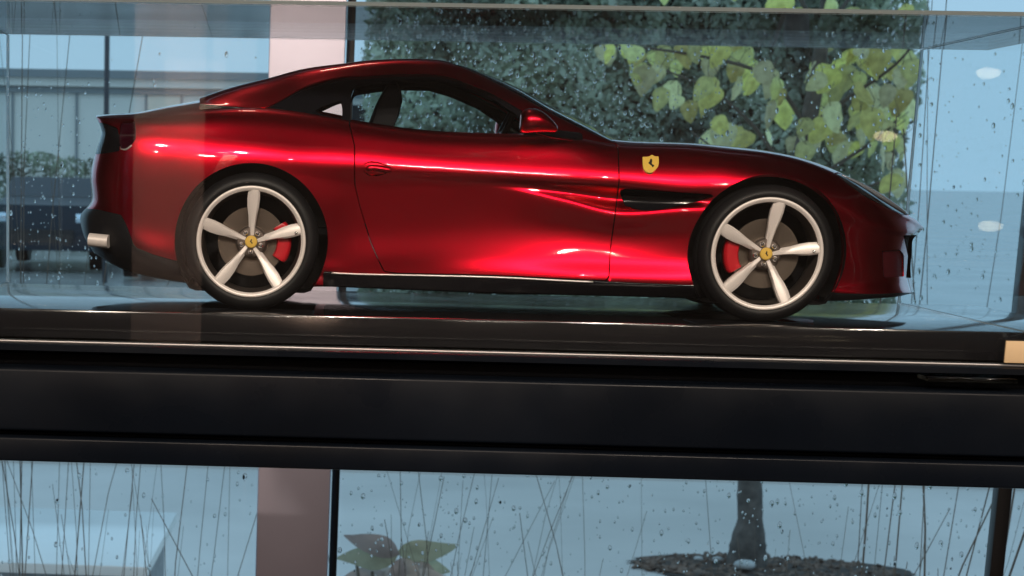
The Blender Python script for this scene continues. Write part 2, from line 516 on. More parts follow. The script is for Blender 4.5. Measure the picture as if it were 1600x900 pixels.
# the young tree: trunk, limbs, hanging heart-shaped leaves
tree = empty('young_tree', tuple(TR), 'young tree with hanging yellow-green heart-shaped leaves in a mulch bed', 'tree')
q = MB()
tp = [unp(1168, 866, 8.6), unp(1169, 845, 8.6), unp(1172, 810, 8.6), unp(1172, 750, 8.6), unp(1190, 600, 8.6), unp(1215, 430, 8.6), unp(1240, 300, 8.6), unp(1262, 200, 8.6), unp(1285, 60, 8.6), unp(1300, -120, 8.6)]
tp[0][2] = 0.0
tpc = crm(tp, 6)
rad = np.interp(np.arange(len(tpc)), [0, 6, 12, 30, 48, 54], [.085, .066, .05, .045, .026, .012])
rad = rad * (1 + rng.normal(0, .03, len(rad)))
q.tube(tpc, rad, 12)
q.build('trunk', M_bark, tree, smooth=True)
lt = [  # limbs as photo paths with depth offset
    [(1262, 200, 0), (1200, 120, -.15), (1080, 85, -.3), (960, 70, -.35)],
    [(1240, 290, 0), (1180, 200, .1), (1110, 140, .15), (1040, 110, .2)],
    [(1262, 200, 0), (1330, 150, -.2), (1400, 100, -.3), (1435, 60, -.35)],
    [(1240, 300, 0), (1320, 250, .1), (1390, 200, .1), (1420, 150, .15)],
    [(1285, 60, 0), (1220, -40, .1), (1100, -90, .2), (990, -110, .2)],
    [(1285, 60, 0), (1350, -30, .1), (1430, -90, .2)],
    [(1215, 400, 0), (1290, 330, -.15), (1360, 290, -.2), (1400, 280, -.2)],
    [(1200, 500, 0), (1160, 330, -.2), (1120, 240, -.25), (1080, 205, -.3)],
]
q = MB()
for l in lt:
    pts = crm([unp(a, c_, 8.6 + d) for a, c_, d in l], 5)
    q.tube(pts, np.linspace(.010, .003, len(pts)), 6)
q.build('limbs', M_twig, tree, smooth=True)

def leaf_mesh(i):
    """heart-shaped leaf hanging from its stalk; origin at the stalk"""
    n = 9
    fold, curl, side = rng.uniform(.05, .45), rng.uniform(-.1, .35), rng.normal(0, .12)
    vs, fs = [], []
    NT, cols = 11, (-1, -.55, 0, .55, 1)
    for k in range(NT):
        t = k / (NT - 1)
        w_ = .50 * (math.sin(PI * t ** .62)) ** .72 * (1 - .12 * t) if 0 < t < 1 else .01
        for sx in cols:
            z = -t + .16 * abs(sx) * (1 - t) ** 2
            rag = 1 + .03 * math.sin(9 * t + i) * abs(sx)
            vs.append((sx * w_ * rag + side * t * t, -fold * w_ * (1 - abs(sx)) + curl * t * t + .03 * math.sin(14 * t + 3 * i) * abs(sx), z))
    m_ = len(cols)
    for k in range(NT - 1):
        for s_ in range(m_ - 1):
            a = k * m_ + s_
            fs.append((a, a + 1, a + m_ + 1, a + m_))
    me = bpy.data.meshes.new('leaf')
    me.from_pydata(vs, [], fs)
    me.polygons.foreach_set('use_smooth', [True] * len(me.polygons))
    # stalk
    return me

def leaf_mat(name, col):
    m = bpy.data.materials.new(name); m.use_nodes = True
    nt = m.node_tree
    b = nt.nodes['Principled BSDF']
    tc = nt.nodes.new('ShaderNodeTexCoord'); n = nt.nodes.new('ShaderNodeTexNoise'); n.inputs['Scale'].default_value = 3.0; n.inputs['Detail'].default_value = 5
    r = nt.nodes.new('ShaderNodeValToRGB')
    r.color_ramp.elements[0].color = (*[c * .72 for c in col], 1); r.color_ramp.elements[0].position = .32
    r.color_ramp.elements[1].color = (*[min(1, c * 1.15) for c in col], 1); r.color_ramp.elements[1].position = .6
    oi = nt.nodes.new('ShaderNodeObjectInfo'); hs = nt.nodes.new('ShaderNodeHueSaturation')
    m1 = nt.nodes.new('ShaderNodeMapRange'); m1.inputs['To Min'].default_value = .62; m1.inputs['To Max'].default_value = 1.14
    m2 = nt.nodes.new('ShaderNodeMapRange'); m2.inputs['To Min'].default_value = .462; m2.inputs['To Max'].default_value = .505
    nt.links.new(oi.outputs['Random'], m1.inputs['Value']); nt.links.new(oi.outputs['Random'], m2.inputs['Value'])
    nt.links.new(m1.outputs[0], hs.inputs['Value']); nt.links.new(m2.outputs[0], hs.inputs['Hue'])
    nt.links.new(tc.outputs['Object'], n.inputs['Vector']); nt.links.new(n.outputs['Fac'], r.inputs['Fac']); nt.links.new(r.outputs['Color'], hs.inputs['Color'])
    nt.links.new(hs.outputs['Color'], b.inputs['Base Color'])
    b.inputs['Roughness'].default_value = .35
    tr = nt.nodes.new('ShaderNodeBsdfTranslucent'); nt.links.new(hs.outputs['Color'], tr.inputs['Color'])
    mx = nt.nodes.new('ShaderNodeMixShader'); mx.inputs['Fac'].default_value = .45
    out = nt.nodes['Material Output']
    nt.links.new(b.outputs[0], mx.inputs[1]); nt.links.new(tr.outputs[0], mx.inputs[2]); nt.links.new(mx.outputs[0], out.inputs['Surface'])
    return m
LM = [leaf_mat('leaf_yellow_green', (.90, .86, .26)), leaf_mat('leaf_green', (.80, .84, .33)), leaf_mat('leaf_pale', (.95, .92, .46))]
leaf_meshes = []
for i in range(9):
    me = leaf_mesh(i); me.materials.append(LM[i % 3]); leaf_meshes.append(me)
spots = [(955, 85), (975, 80), (990, 90), (1005, 100), (1020, 95), (1000, 115), (1030, 120), (1045, 90), (1060, 85), (1055, 110), (1085, 82), (1100, 88), (1110, 105), (1130, 85), (1150, 80),
         (1165, 95), (1175, 110), (1150, 115), (1190, 115), (1205, 125), (1180, 135), (1160, 140), (1045, 145), (1060, 165), (1075, 175), (1108, 140), (1112, 150), (1035, 155), (1095, 170),
         (1215, 140), (1222, 155), (1220, 175), (1120, 200), (1130, 210), (1150, 215), (1108, 222), (1170, 222), (1200, 220),
         (1268, 115), (1275, 135), (1290, 125), (1300, 145), (1285, 160), (1295, 180), (1275, 190), (1310, 110), (1325, 95), (1340, 90), (1355, 100), (1330, 120), (1345, 130), (1365, 85), (1380, 90), (1400, 85), (1415, 95), (1370, 115),
         (1390, 115), (1410, 125), (1425, 110), (1335, 150), (1350, 160), (1370, 150), (1390, 150), (1410, 155), (1330, 180), (1345, 190), (1362, 185), (1380, 180), (1400, 180), (1418, 170), (1340, 210), (1360, 212), (1385, 205), (1405, 200),
         (1255, 210), (1270, 225), (1265, 240), (1320, 235), (1345, 240), (1365, 235), (1395, 225), (1410, 230), (1300, 225), (1385, 255), (1400, 290), (1290, 205), (1375, 240), (1240, 230)]
for sx, sy in list(spots):
    if sy > 75 and rng.random() < .22:
        spots.append((sx + rng.normal(0, 9), sy + rng.normal(0, 12)))
for _ in range(40):
    spots.append((rng.uniform(960, 1430), rng.uniform(-150, 55)))
stalk = MB()
first = True
for k, (sx, sy) in enumerate(spots):
    if sx > 1432: continue
    d = 8.6 + rng.uniform(-.45, .35)
    p = unp(sx + rng.normal(0, 2), sy - 14, d)
    s = rng.uniform(.056, .108)
    o = bpy.data.objects.new('leaf', leaf_meshes[int(rng.integers(0, 9))])
    C.objects.link(o); o.parent = tree
    o.location = Vector(p) - tree.location
    o.rotation_euler = (rng.normal(-.1, .30), rng.normal(0, .30), rng.normal(0, .65))
    o.scale = (s * rng.uniform(.8, 1.05), s, s)
    stalk.tube([p, p + np.array([rng.normal(0, .02), rng.normal(0, .02), .04]), p + np.array([rng.normal(0, .04), rng.normal(0, .03), .085])], .0012, 4, caps=False)
stalk.build('leaf_stalks', M_twig, tree)['kind'] = 'stuff'

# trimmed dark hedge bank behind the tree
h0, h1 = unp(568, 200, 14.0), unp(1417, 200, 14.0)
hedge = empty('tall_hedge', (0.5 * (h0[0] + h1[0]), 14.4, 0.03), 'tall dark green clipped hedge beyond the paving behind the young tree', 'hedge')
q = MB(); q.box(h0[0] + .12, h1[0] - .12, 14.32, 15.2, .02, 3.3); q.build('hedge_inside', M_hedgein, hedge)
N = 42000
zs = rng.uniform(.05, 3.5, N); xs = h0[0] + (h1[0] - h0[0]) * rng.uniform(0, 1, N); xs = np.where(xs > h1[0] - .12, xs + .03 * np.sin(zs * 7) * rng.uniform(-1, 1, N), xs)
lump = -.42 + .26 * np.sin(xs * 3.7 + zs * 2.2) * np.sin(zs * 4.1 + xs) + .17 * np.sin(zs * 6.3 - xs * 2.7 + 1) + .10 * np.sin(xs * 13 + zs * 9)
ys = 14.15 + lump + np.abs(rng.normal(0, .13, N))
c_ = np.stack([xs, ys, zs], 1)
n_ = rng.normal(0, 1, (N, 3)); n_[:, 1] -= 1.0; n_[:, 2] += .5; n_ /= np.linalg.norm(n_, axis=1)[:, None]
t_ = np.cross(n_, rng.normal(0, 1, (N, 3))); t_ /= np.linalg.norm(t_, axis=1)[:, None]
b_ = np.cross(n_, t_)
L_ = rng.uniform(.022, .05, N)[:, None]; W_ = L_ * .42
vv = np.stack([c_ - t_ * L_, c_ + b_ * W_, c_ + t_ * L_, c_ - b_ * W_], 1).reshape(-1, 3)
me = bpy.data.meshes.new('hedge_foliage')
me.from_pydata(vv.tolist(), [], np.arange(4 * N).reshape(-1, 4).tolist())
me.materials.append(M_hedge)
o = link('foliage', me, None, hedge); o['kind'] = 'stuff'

# white slab bench outside, lower left
bz = 0.45
def on_z(px, py, z):
    d = (px - PX) / F * rv - (py - PY) / F * uv + fw
    k = (z - EYE) / d[2]
    return np.array([d[0] * k, d[1] * k, z])
A_, B_, C_ = on_z(277, 801, bz), on_z(231, 886, bz), on_z(-60, 876, bz)
D_ = on_z(-60, 790, bz)
bench = empty('slab_bench', (float(B_[0]) - .5, float(B_[1]) + .4, 0), 'low white slab bench out on the paving at lower left', 'bench')
q = MB()
tops = [C_, B_, A_, D_]
q.add([tuple(p) for p in tops] + [(p[0], p[1], bz - .028) for p in tops], [(0, 1, 2, 3), (7, 6, 5, 4), (0, 4, 5, 1), (1, 5, 6, 2), (2, 6, 7, 3), (3, 7, 4, 0)])
q.build('seat_slab', M_white, bench, bevel=.003)
q = MB()
def lerp2(u, v):
    p = (C_ * (1 - u) + B_ * u) * (1 - v) + (D_ * (1 - u) + A_ * u) * v
    return p
lp = [lerp2(u, v) for u, v in ((.04, .06), (.95, .06), (.95, .94), (.04, .94))]
q.add([(p[0], p[1], 0.0) for p in lp] + [(p[0], p[1], bz - .029) for p in lp], [(0, 1, 5, 4), (1, 2, 6, 5), (2, 3, 7, 6), (3, 0, 4, 7), (4, 5, 6, 7)])
q.build('pedestal', mat('bench_pedestal', (.30, .31, .32), .7, noise=.25, scale=30), bench)

# tall dry grasses just outside the window
def grass(px, n, spread, hgt, label, Y=3.5, lean=0.0, thick=.0009):
    c0 = unp(px, 800, Y)
    q = MB()
    for _ in range(int(n * 1.5)):
        x = c0[0] + rng.choice([-.06, -.01, .05]) + rng.normal(0, .016); y = Y + rng.normal(0, .03)
        a = rng.normal(lean, .03); bnd = rng.normal(0, .10); kink = rng.normal(0, .012, 6).cumsum() * .6
        h = hgt * rng.uniform(.75, 1.05)
        sp = rng.uniform(-spread, spread) * .6; th_ = thick * rng.uniform(.4, 1.45)
        pts = [(x + sp * t + a * h * t + bnd * h * t * t + kink[i], y + .05 * t, h * t) for i, t in enumerate(np.linspace(0, 1, 6))]
        q.tube(pts, np.linspace(th_ * 1.2, th_ * .5, 6), 4, caps=False)
        if rng.random() < .0:
            i = 4; p = pts[i]
            q.tube([p, (p[0] + rng.normal(0, .05), p[1], p[2] - rng.uniform(-.06, .05)), (p[0] + rng.normal(0, .12), p[1], p[2] - rng.uniform(-.12, .12))], thick * .5, 3, caps=False)
    o = q.build('ornamental_grass', M_stem)
    return tag(o, label, 'grass', 'tall dry grasses outside the window')
grass(190, 14, .08, 1.12, 'clump of dry grass stems in front of the white bench', 3.45)
grass(60, 12, .06, 1.78, 'tall dry grass at the far left by the parked car', 3.5, .0)
grass(330, 4, .05, 1.10, 'sparse dry stems between the bench and the pillar', 3.4)
grass(590, 10, .06, 1.10, 'clump of dry stems just right of the black mullion', 3.45)
grass(680, 8, .05, 1.10, 'clump of dry stems right of the broad-leaved plant', 3.5)
grass(780, 5, .05, 1.15, 'thin dry stems in the middle under the display case', 3.4)
grass(875, 5, .06, 1.15, 'thin dry stems left of the mulch bed', 3.5, -.03)
grass(1080, 4, .10, 1.10, 'leaning dry stems crossing the left end of the mulch bed', 3.5, -.08)
grass(1270, 7, .05, 1.12, 'clump of dry stems right of the young tree trunk', 3.5)
grass(1390, 6, .06, 1.12, 'dry stems left of the right-hand mullion', 3.4)
grass(1400, 4, .03, 1.80, 'tall leaning dry stems beyond the nose of the car', 3.5, .02, .0018)
grass(1530, 4, .03, 1.66, 'dark dry stems at the right edge above the case base', 3.5, .02, .0018)

# broad-leaved plant
hp = unp(625, 880, 5.0)
plant = empty('broad_leaved_plant', (hp[0], 5.0, 0), 'low plant with broad fading leaves outside right of the mullion', 'plant')
M_hosta = [leaf_mat('hosta_green', (.40, .42, .30)), leaf_mat('hosta_brown', (.52, .46, .41))]
def blade_mesh(i):
    vs, fs = [], []
    NT = 9
    fold, curl = rng.uniform(.15, .4), rng.uniform(.15, .5)
    for k in range(NT):
        t = k / (NT - 1)
        w_ = .21 * math.sin(PI * t ** .75) ** .9 if 0 < t < 1 else .012
        for sx in (-1, 0, 1):
            vs.append((sx * w_ + .03 * math.sin(5 * t + i), -fold * w_ * (1 - abs(sx)) + curl * t * t, -t + .02 * math.sin(11 * t + i) * abs(sx)))
    for k in range(NT - 1):
        for s_ in (0, 1):
            a = k * 3 + s_
            fs.append((a, a + 1, a + 4, a + 3))
    me = bpy.data.meshes.new('leaf'); me.from_pydata(vs, [], fs)
    me.polygons.foreach_set('use_smooth', [True] * len(me.polygons))
    return me
for k, (px, py, ln, ang, mm) in enumerate(((624, 862, .14, 1.35, 0), (622, 866, .125, -1.75, 0), (626, 864, .12, -1.2, 0), (624, 866, .12, 1.9, 1), (632, 866, .11, -.35, 1), (640, 868, .115, -.75, 1), (628, 872, .10, .35, 1), (648, 876, .10, -.6, 1), (600, 893, .12, 1.25, 1), (655, 890, .10, -1.1, 1), (630, 890, .09, .1, 1), (612, 888, .09, .9, 1))):
    me = blade_mesh(k); me.materials.append(M_hosta[mm])
    o = bpy.data.objects.new('leaf', me); C.objects.link(o); o.parent = plant
    p = unp(px, py, 4.93 + .04 * (k % 3))
    o.location = Vector(p) - plant.location
    o.scale = (ln, ln, ln); o.rotation_euler = (-.25, ang, rng.normal(0, .3))
q = MB()
for k in range(7):
    a = rng.normal(0, .09)
    z = rng.uniform(.5, .62)
    q.tube([(hp[0] + a * .2, 5.0, 0), (hp[0] + a * .6, 5.0, z * .6), (hp[0] + a, 4.97, z)], .004, 5, caps=False)
q.build('stalks', M_stem, plant)

# far buildings, lamp post and parked cars
YB = 58.0
x0, x1 = unp(-250, 200, YB)[0], unp(680, 200, YB)[0]
zt = unp(250, 112, YB)[2]
zb = unp(250, 138, YB)[2]
store = empty('long_white_building', (0.5 * (x0 + x1), YB, 0), 'long low white building with grey cornice across the lot', 'building')
q = MB(); q.box(x0, x1, YB, YB + 9, 0, zb); q.build('wall', M_bwall, store)
q = MB(); q.box(x0 - .1, x1 + .1, YB - .25, YB + 9.2, zb + .002, zt - .2); q.build('cornice', M_bwall, store)
q = MB(); q.box(x0 - .2, x1 + .2, YB - .4, YB + 9.3, zt - .198, zt); q.build('roof_edge', M_btrim, store)
q = MB(); q.box(x0 - .05, x1 + .05, YB - .12, YB - .002, zb - .16, zb - .02); q.build('fascia_line', M_btrim, store)
for px in (228, 283, 120, 20, 345):
    xx = unp(px, 200, YB)[0]
    q = MB(); q.box(xx - .03, xx + .03, YB - .06, YB - .003, .1, zb - .17); q.build('wall_joint', M_btrim, store)
xx0, xx1 = unp(230, 200, YB)[0], unp(281, 200, YB)[0]
q = MB(); q.box(xx0, xx1, YB - .04, YB - .004, .1, zb - .2); q.build('wall_panel', M_bwarm, store)
for px in (560, 600):
    xx = unp(px, 200, YB)[0]
    q = MB(); q.box(xx - .5, xx + .5, YB - .05, YB - .005, 1.0, 3.2); q.build('window', M_bglass, store)
pp = unp(167, 100, 30.0)
q = MB(); q.tube([(pp[0], 30, 0), (pp[0], 30, 7)], .035, 10); pole = empty('lamp_post', (pp[0], 30, 0), 'thin dark lamp post in front of the white building', 'lamp post')
q.build('post', M_pole, pole, smooth=True)
q = MB(); q.box(pp[0] - .6, pp[0] + .05, 29.92, 30.08, 7.0, 7.08); q.build('lamp_head', M_pole, pole)
hq = unp(-220, 260, 42)[0], unp(330, 260, 42)[0]
q = MB()
for k in range(11000):
    x = rng.uniform(hq[0], hq[1]); z = rng.uniform(0, 1.72 + .06 * math.sin(x * 3)); y = 42 + .25 * math.sin(x * 4) * math.sin(z * 5) + rng.uniform(-.3, .3)
    s = rng.uniform(.03, .08)
    a = rng.normal(0, 1, 3); a /= np.linalg.norm(a); b2 = np.cross(a, [0.3, .5, .8]); b2 /= np.linalg.norm(b2); c2 = np.array([x, y, z])
    q.add([c2 - a * s, c2 + b2 * s * .5, c2 + a * s, c2 - b2 * s * .5], [(0, 1, 2, 3)])
hd = q.build('low_hedge', M_hedge); tag(hd, 'low dark hedge between the parked cars and the white building', 'hedge')

def suv(px, Y, label, m, w=1.85, h=1.62):
    c0 = unp(px, 300, Y)[0]
    t = empty('parked_car', (c0, Y, 0), label, 'car', 'cars parked in the lot')
    q = MB()
    sec = [(.94, .30), (1.0, .62), (.98, .92), (.80, 1.35), (.70, h), (-.70, h), (-.80, 1.35), (-.98, .92), (-1.0, .62), (-.94, .30)]
    ys = [(0, .94, .62), (.12, .99, .95), (1.2, 1.0, 1.05), (1.9, 1.0, h), (4.0, 1.0, h), (4.5, .96, 1.1)]
    vs, fs = [], []
    for (dy, sw, top) in ys:
        for (sx, z) in sec:
            vs.append((c0 + sx * sw * w / 2, Y + dy, min(z, top)))
    k = len(sec)
    for i in range(len(ys) - 1):
        for j in range(k):
            fs.append((i * k + j, i * k + (j + 1) % k, (i + 1) * k + (j + 1) % k, (i + 1) * k + j))
    fs += [tuple(range(k)), tuple(range((len(ys) - 1) * k, len(ys) * k))[::-1]]
    q.add(vs, fs); q.build('body', m, t, bevel=.0, auto=40)
    q = MB(); q.add([(c0 - .78 * w / 2, Y + 1.22, 1.06), (c0 + .78 * w / 2, Y + 1.22, 1.06), (c0 + .66 * w / 2, Y + 1.83, h - .06), (c0 - .66 * w / 2, Y + 1.83, h - .06)], [(0, 1, 2, 3)])
    q.build('windscreen', M_bglass, t)
    q = MB(); q.box(c0 - .55 * w / 2, c0 + .55 * w / 2, Y - .03, Y - .002, .42, .60); q.build('grille', M_black, t)
    for s_ in (-1, 1):
        q = MB(); q.box(c0 + s_ * .76 * w / 2 - .16, c0 + s_ * .76 * w / 2 + .16, Y + .02, Y + .10, .70, .84); q.build('headlight', M_led, t, bevel=.02)
        for dy in (.8, 3.6):
            q = MB()
            n = 16
            cx = c0 + s_ * (w / 2 - .12)
            ring = [(Y + dy + .33 * math.cos(a), .33 + .33 * math.sin(a)) for a in np.linspace(0, 2 * PI, n, endpoint=False)]
            q.add([(cx - .1, y, z) for y, z in ring] + [(cx + .1, y, z) for y, z in ring], [tuple(range(n)), tuple(range(n, 2 * n))] + [(k_, (k_ + 1) % n, n + (k_ + 1) % n, n + k_) for k_ in range(n)])
            q.build('wheel', M_rubber, t)
    return t
suv(64, 33, 'dark blue parked car facing the window at far left', M_suv, w=1.75, h=1.34)
suv(290, 31, 'silver parked car seen below the tail of the red car', M_suv2)
# ------------------------------------------------------------------ display case
CY = 1.60                                  # centre line of the car
ZC = EYE - 0.0874                          # top of the plinth, where the tyres stand
YP0, YP1, YG, YR = 1.446, 1.765, 1.424, 1.772
case = empty('display_case', (0.08, 1.55, 0.0), 'glass display case on a thick glossy black base holding the red car', 'display case')
xl = unp(14, 250, YR)[0]; xr = unp(1419, 300, YR)[0]
ztop = unp(800, 66, YR)[2]
zdeck = unp(800, 551, YG)[2]               # top of the base, bottom of the front pane
XA, XB = -0.62, 0.98
def px_z(py, Y): return unp(800, py, Y)[2]
q = MB(); q.box(xl - .05, xr + .06, YP0, YP1, zdeck + .0005, ZC)
q.build('plinth', M_plinth, case, bevel=.0015)
g = 0.0024
def pane(name, x0, x1, y0, y1, z0, z1, thin, m):
    """a sheet of glass whose narrow faces are polished edges"""
    q = MB()
    vs = [(x, y, z) for x in (x0, x1) for y in (y0, y1) for z in (z0, z1)]
    fs = {'x': [(0, 1, 3, 2), (4, 6, 7, 5)], 'y': [(0, 4, 5, 1), (2, 3, 7, 6)], 'z': [(0, 2, 6, 4), (1, 5, 7, 3)]}
    q.add(vs, [], 0)
    for ax in 'xyz':
        n = 0
        q.f += fs[ax]; q.mi += [0 if ax == thin else 1] * 2
    return q.build(name, [m, M_edge], case)
pane('front_pane', xl - .05, xr + .05, YG, YG + g, zdeck + .0008, ztop - .0005, 'y', M_glass)
pane('rear_pane', xl, xr, YR, YR + g, zdeck + .0008, ztop - .0005, 'y', M_glass)
pane('side_pane', xl - g, xl - .0003, YG + g + .0003, YR + g, ZC + .0004, ztop - .0005, 'x', M_side)
pane('side_pane', xr + .0003, xr + g, YG + g + .0003, YR + g, ZC + .0004, ztop - .0005, 'x', M_side)
pane('top_pane', xl - .05, xr + .05, YG, YR + g, ztop, ztop + g, 'z', M_top)
q = MB(); q.box(XA, XB, YG - .0045, YG - .0004, zdeck - .0007, zdeck + .0006); q.build('glass_channel', M_channel, case, bevel=.0005)
def slab(name, Y, y_top, y_bot, m, bev, z0=None):
    q = MB(); q.box(XA, XB, Y, 1.95, px_z(y_bot, Y), px_z(y_top, Y) if z0 is None else z0)
    return q.build(name, m, case, bevel=bev, seg=3)
slab('base_moulding', 1.408, 551, 569, M_base, .004, zdeck - .0008)
slab('base_recess', 1.428, 569.5, 593, M_basedark, .0005)
slab('apron_panel', 1.398, 594, 694, M_base, .0022)
slab('base_groove', 1.410, 694.5, 703, M_basedark, .0005)
slab('bottom_rail', 1.392, 703.8, 742, M_base, .0016)
# a small card standing inside the front glass and a clear strip in the base recess
a = unp(1570, 534, 1.4195); c = unp(1640, 562, 1.4195)
q = MB(); q.box(a[0], c[0], 1.4165, 1.4188, zdeck - .001 + .0027, unp(1600, 533, 1.418)[2])
tag(q.build('card', M_card, bevel=.0004), 'small beige card standing on the case base at the far right', 'card')
a = unp(1450, 590, 1.40); c = unp(1592, 590, 1.40)
q = MB(); q.box(a[0], c[0], 1.4005, 1.4265, unp(1500, 600, 1.40)[2] + .001, unp(1500, 590, 1.40)[2])
tag(q.build('clear_strip', mat('clear_acrylic', (.8, .95, .92), .05, trans=1.0, ior=1.45), bevel=.0006), 'short clear plastic strip in the base recess under the beige card', 'label holder')

# ------------------------------------------------------------------ the red car
car = empty('model_car', (0.11, CY, ZC), 'glossy red two-door coupe standing on the plinth in the glass case', 'model car')
def P(px, py, w):
    return unp(px, py, CY - w)

RX = [153, 154, 165, 212, 270, 330, 392, 455, 513, 560, 660, 780, 880, 965, 1078, 1130, 1199, 1255, 1310, 1360, 1400, 1425, 1441]
def row(pts):
    return np.array([P(*p) for p in pts])
A = row([(x, y, 0.0) for x, y in zip(RX, [184.5, 184.5, 184, 181, 168, 157, 154, 162, 175, 187, 204, 212, 216, 226, 233, 237, 245, 257, 278, 303, 328, 343, 353])])
B = row([(153, 183, 0), (153.5, 183, 0.05), (155, 183, 0.088), (209, 184, 0.103), (270, 178.5, 0.106), (330, 173, 0.1045), (392, 170, 0.1015), (455, 175, 0.1005), (513, 184, 0.1005), (560, 193, 0.101), (660, 207, 0.1015), (780, 213, 0.102), (880, 214, 0.102), (965, 226, 0.1005), (1078, 229, 0.0985), (1130, 232.5, 0.0975), (1199, 239, 0.0965), (1255, 251, 0.0955), (1310, 273, 0.0925), (1360, 303, 0.0865), (1400, 329, 0.072), (1426, 344, 0.05), (1442, 354, 0)])
Cc = row([(155, 191, 0), (155, 191, 0.055), (158, 191, 0.094), (196, 203, 0.108), (270, 210, 0.115), (330, 212, 0.1158), (392, 214, 0.1158), (455, 219, 0.1152), (513, 224, 0.114), (560, 229, 0.113), (660, 239, 0.1122), (780, 246, 0.1122), (880, 251, 0.113), (965, 256, 0.1142), (1078, 258, 0.1143), (1130, 257, 0.1145), (1199, 258, 0.113), (1255, 269, 0.1105), (1310, 291, 0.1045), (1360, 318, 0.0955), (1400, 338, 0.078), (1425, 350, 0.052), (1441, 359, 0)])
D = row([(159, 207, 0), (159, 207, .06), (162, 210, .097), (194, 230, .1115), (270, 238, .1185), (330, 242, .1203), (392, 244, .1208), (455, 248, .1203), (513, 254, .1185), (560, 259, .117), (660, 266, .1158), (780, 273.5, .1158), (880, 281, .1166), (965, 287.5, .118), (1078, 297, .1195), (1130, 289, .1205), (1199, 277, .121), (1255, 290, .119), (1310, 320, .112), (1360, 345, .101), (1399, 357, .084), (1424, 363, .055), (1434, 365, 0)])
E = row([(150, 235, 0), (150, 235, .06), (156, 237, .097), (189, 262, .1120), (270, 268, .1192), (330, 270, .1208), (392, 270, .1208), (455, 272, .1202), (513, 282, .1175), (560, 284, .1148), (660, 285, .1135), (780, 288, .1130), (880, 299, .1115), (965, 310, .1095), (1078, 314, .114), (1130, 311, .1195), (1199, 300, .121), (1255, 312, .118), (1310, 345, .111), (1360, 364, .1), (1398, 370, .083), (1420, 373, .055), (1426, 374, 0)])
Ff = row([(142, 275, 0), (142, 275, .06), (150, 277, .097), (191, 300, .1120), (270, 310, .118), (330, 310, .119), (392, 310, .119), (455, 310, .119), (513, 315, .1165), (560, 312, .1135), (660, 304, .1125), (785, 298, .1126), (880, 315, .1142), (965, 334, .1162), (1078, 327, .1185), (1130, 330, .1195), (1199, 330, .12), (1255, 335, .118), (1310, 368, .111), (1360, 386, .1), (1398, 391, .082), (1416, 393, .054), (1424, 393, 0)])
G = row([(143, 315, 0), (143, 315, .06), (152, 318, .097), (195, 345, .1115), (270, 360, .116), (330, 360, .116), (392, 360, .116), (455, 360, .116), (513, 360, .114), (560, 365, .1115), (660, 360, .1103), (780, 355, .1102), (880, 360, .1107), (965, 368, .1122), (1078, 368, .1155), (1130, 370, .118), (1199, 370, .119), (1255, 370, .117), (1310, 400, .111), (1360, 415, .101), (1398, 417, .083), (1414, 418, .054), (1422, 418, 0)])
H = row([(127, 337, 0), (127, 337, .055), (138, 340, .09), (208, 386, .1125), (270, 404, .115), (330, 402, .1145), (392, 400, .114), (455, 400, .1135), (513, 402, .1125), (560, 402, .1112), (660, 401, .1102), (780, 400, .1115), (880, 402, .1130), (965, 405, .1140), (1078, 405, .1155), (1130, 405, .117), (1199, 405, .117), (1255, 405, .116), (1308, 440, .111), (1360, 442, .101), (1398, 440, .084), (1415, 440, .056), (1423, 434, 0)])
I = row([(131, 366, 0), (131, 366, .055), (140, 370, .088), (200, 405, .106), (270, 424, .111), (330, 426, .1115), (392, 425, .112), (455, 424, .113), (513, 424, .1122), (560, 426, .1106), (660, 428, .1098), (780, 431, .1136), (880, 436, .1168), (965, 440, .1180), (1078, 445, .1192), (1130, 446, .119), (1199, 448, .118), (1255, 450, .117), (1306, 457, .113), (1360, 459, .104), (1400, 457.5, .088), (1420, 457, .058), (1428, 456, 0)])
J = row([(140, 384, 0), (140, 384, .05), (152, 398, .08), (195, 422, .095), (270, 439, .100), (330, 446, .1), (392, 450, .1), (455, 449, .105), (513, 448, .109), (560, 450, .110), (660, 454, .110), (780, 459, .111), (880, 461, .112), (965, 463, .112), (1078, 466, .112), (1130, 467, .11), (1199, 468, .108), (1255, 469, .108), (1309, 470, .108), (1360, 467, .1), (1398, 464, .085), (1420, 459.5, .056), (1428, 458.5, 0)])
for R in (A, B, Cc, D, E, Ff, G, H, I, J):      # ends lie on the centre plane
    R[0, 1] = CY; R[-1, 1] = CY
K = J.copy(); K[:, 1] = CY
SUB_U = 9
def along(R): return crm(R, SUB_U)

def grid_surface(rows, subs, creases=()):
    """rows lofted lengthwise, then splined across; returns grid [u, v, 3] and row positions in v"""
    Rs = [along(r) for r in rows]
    nu = len(Rs[0])
    cols = []
    breaks = sorted(set([0, len(rows) - 1]) | set(creases))
    for u in range(nu):
        pts = np.array([r[u] for r in Rs])
        line = []
        for a, b in zip(breaks[:-1], breaks[1:]):
            seg = pts[a:b + 1]
            g0 = None
            if a == 0:
                g0 = pts[1].copy(); g0[1] = 2 * CY - g0[1]
            if len(seg) == 2:
                s_ = np.array([seg[0] + (seg[1] - seg[0]) * k / subs for k in range(subs)] + [seg[1]])
            else:
                s_ = crm(seg, subs, g0=g0)
            line.append(s_ if not line else s_[1:])
        cols.append(np.vstack(line))
    return np.array(cols)

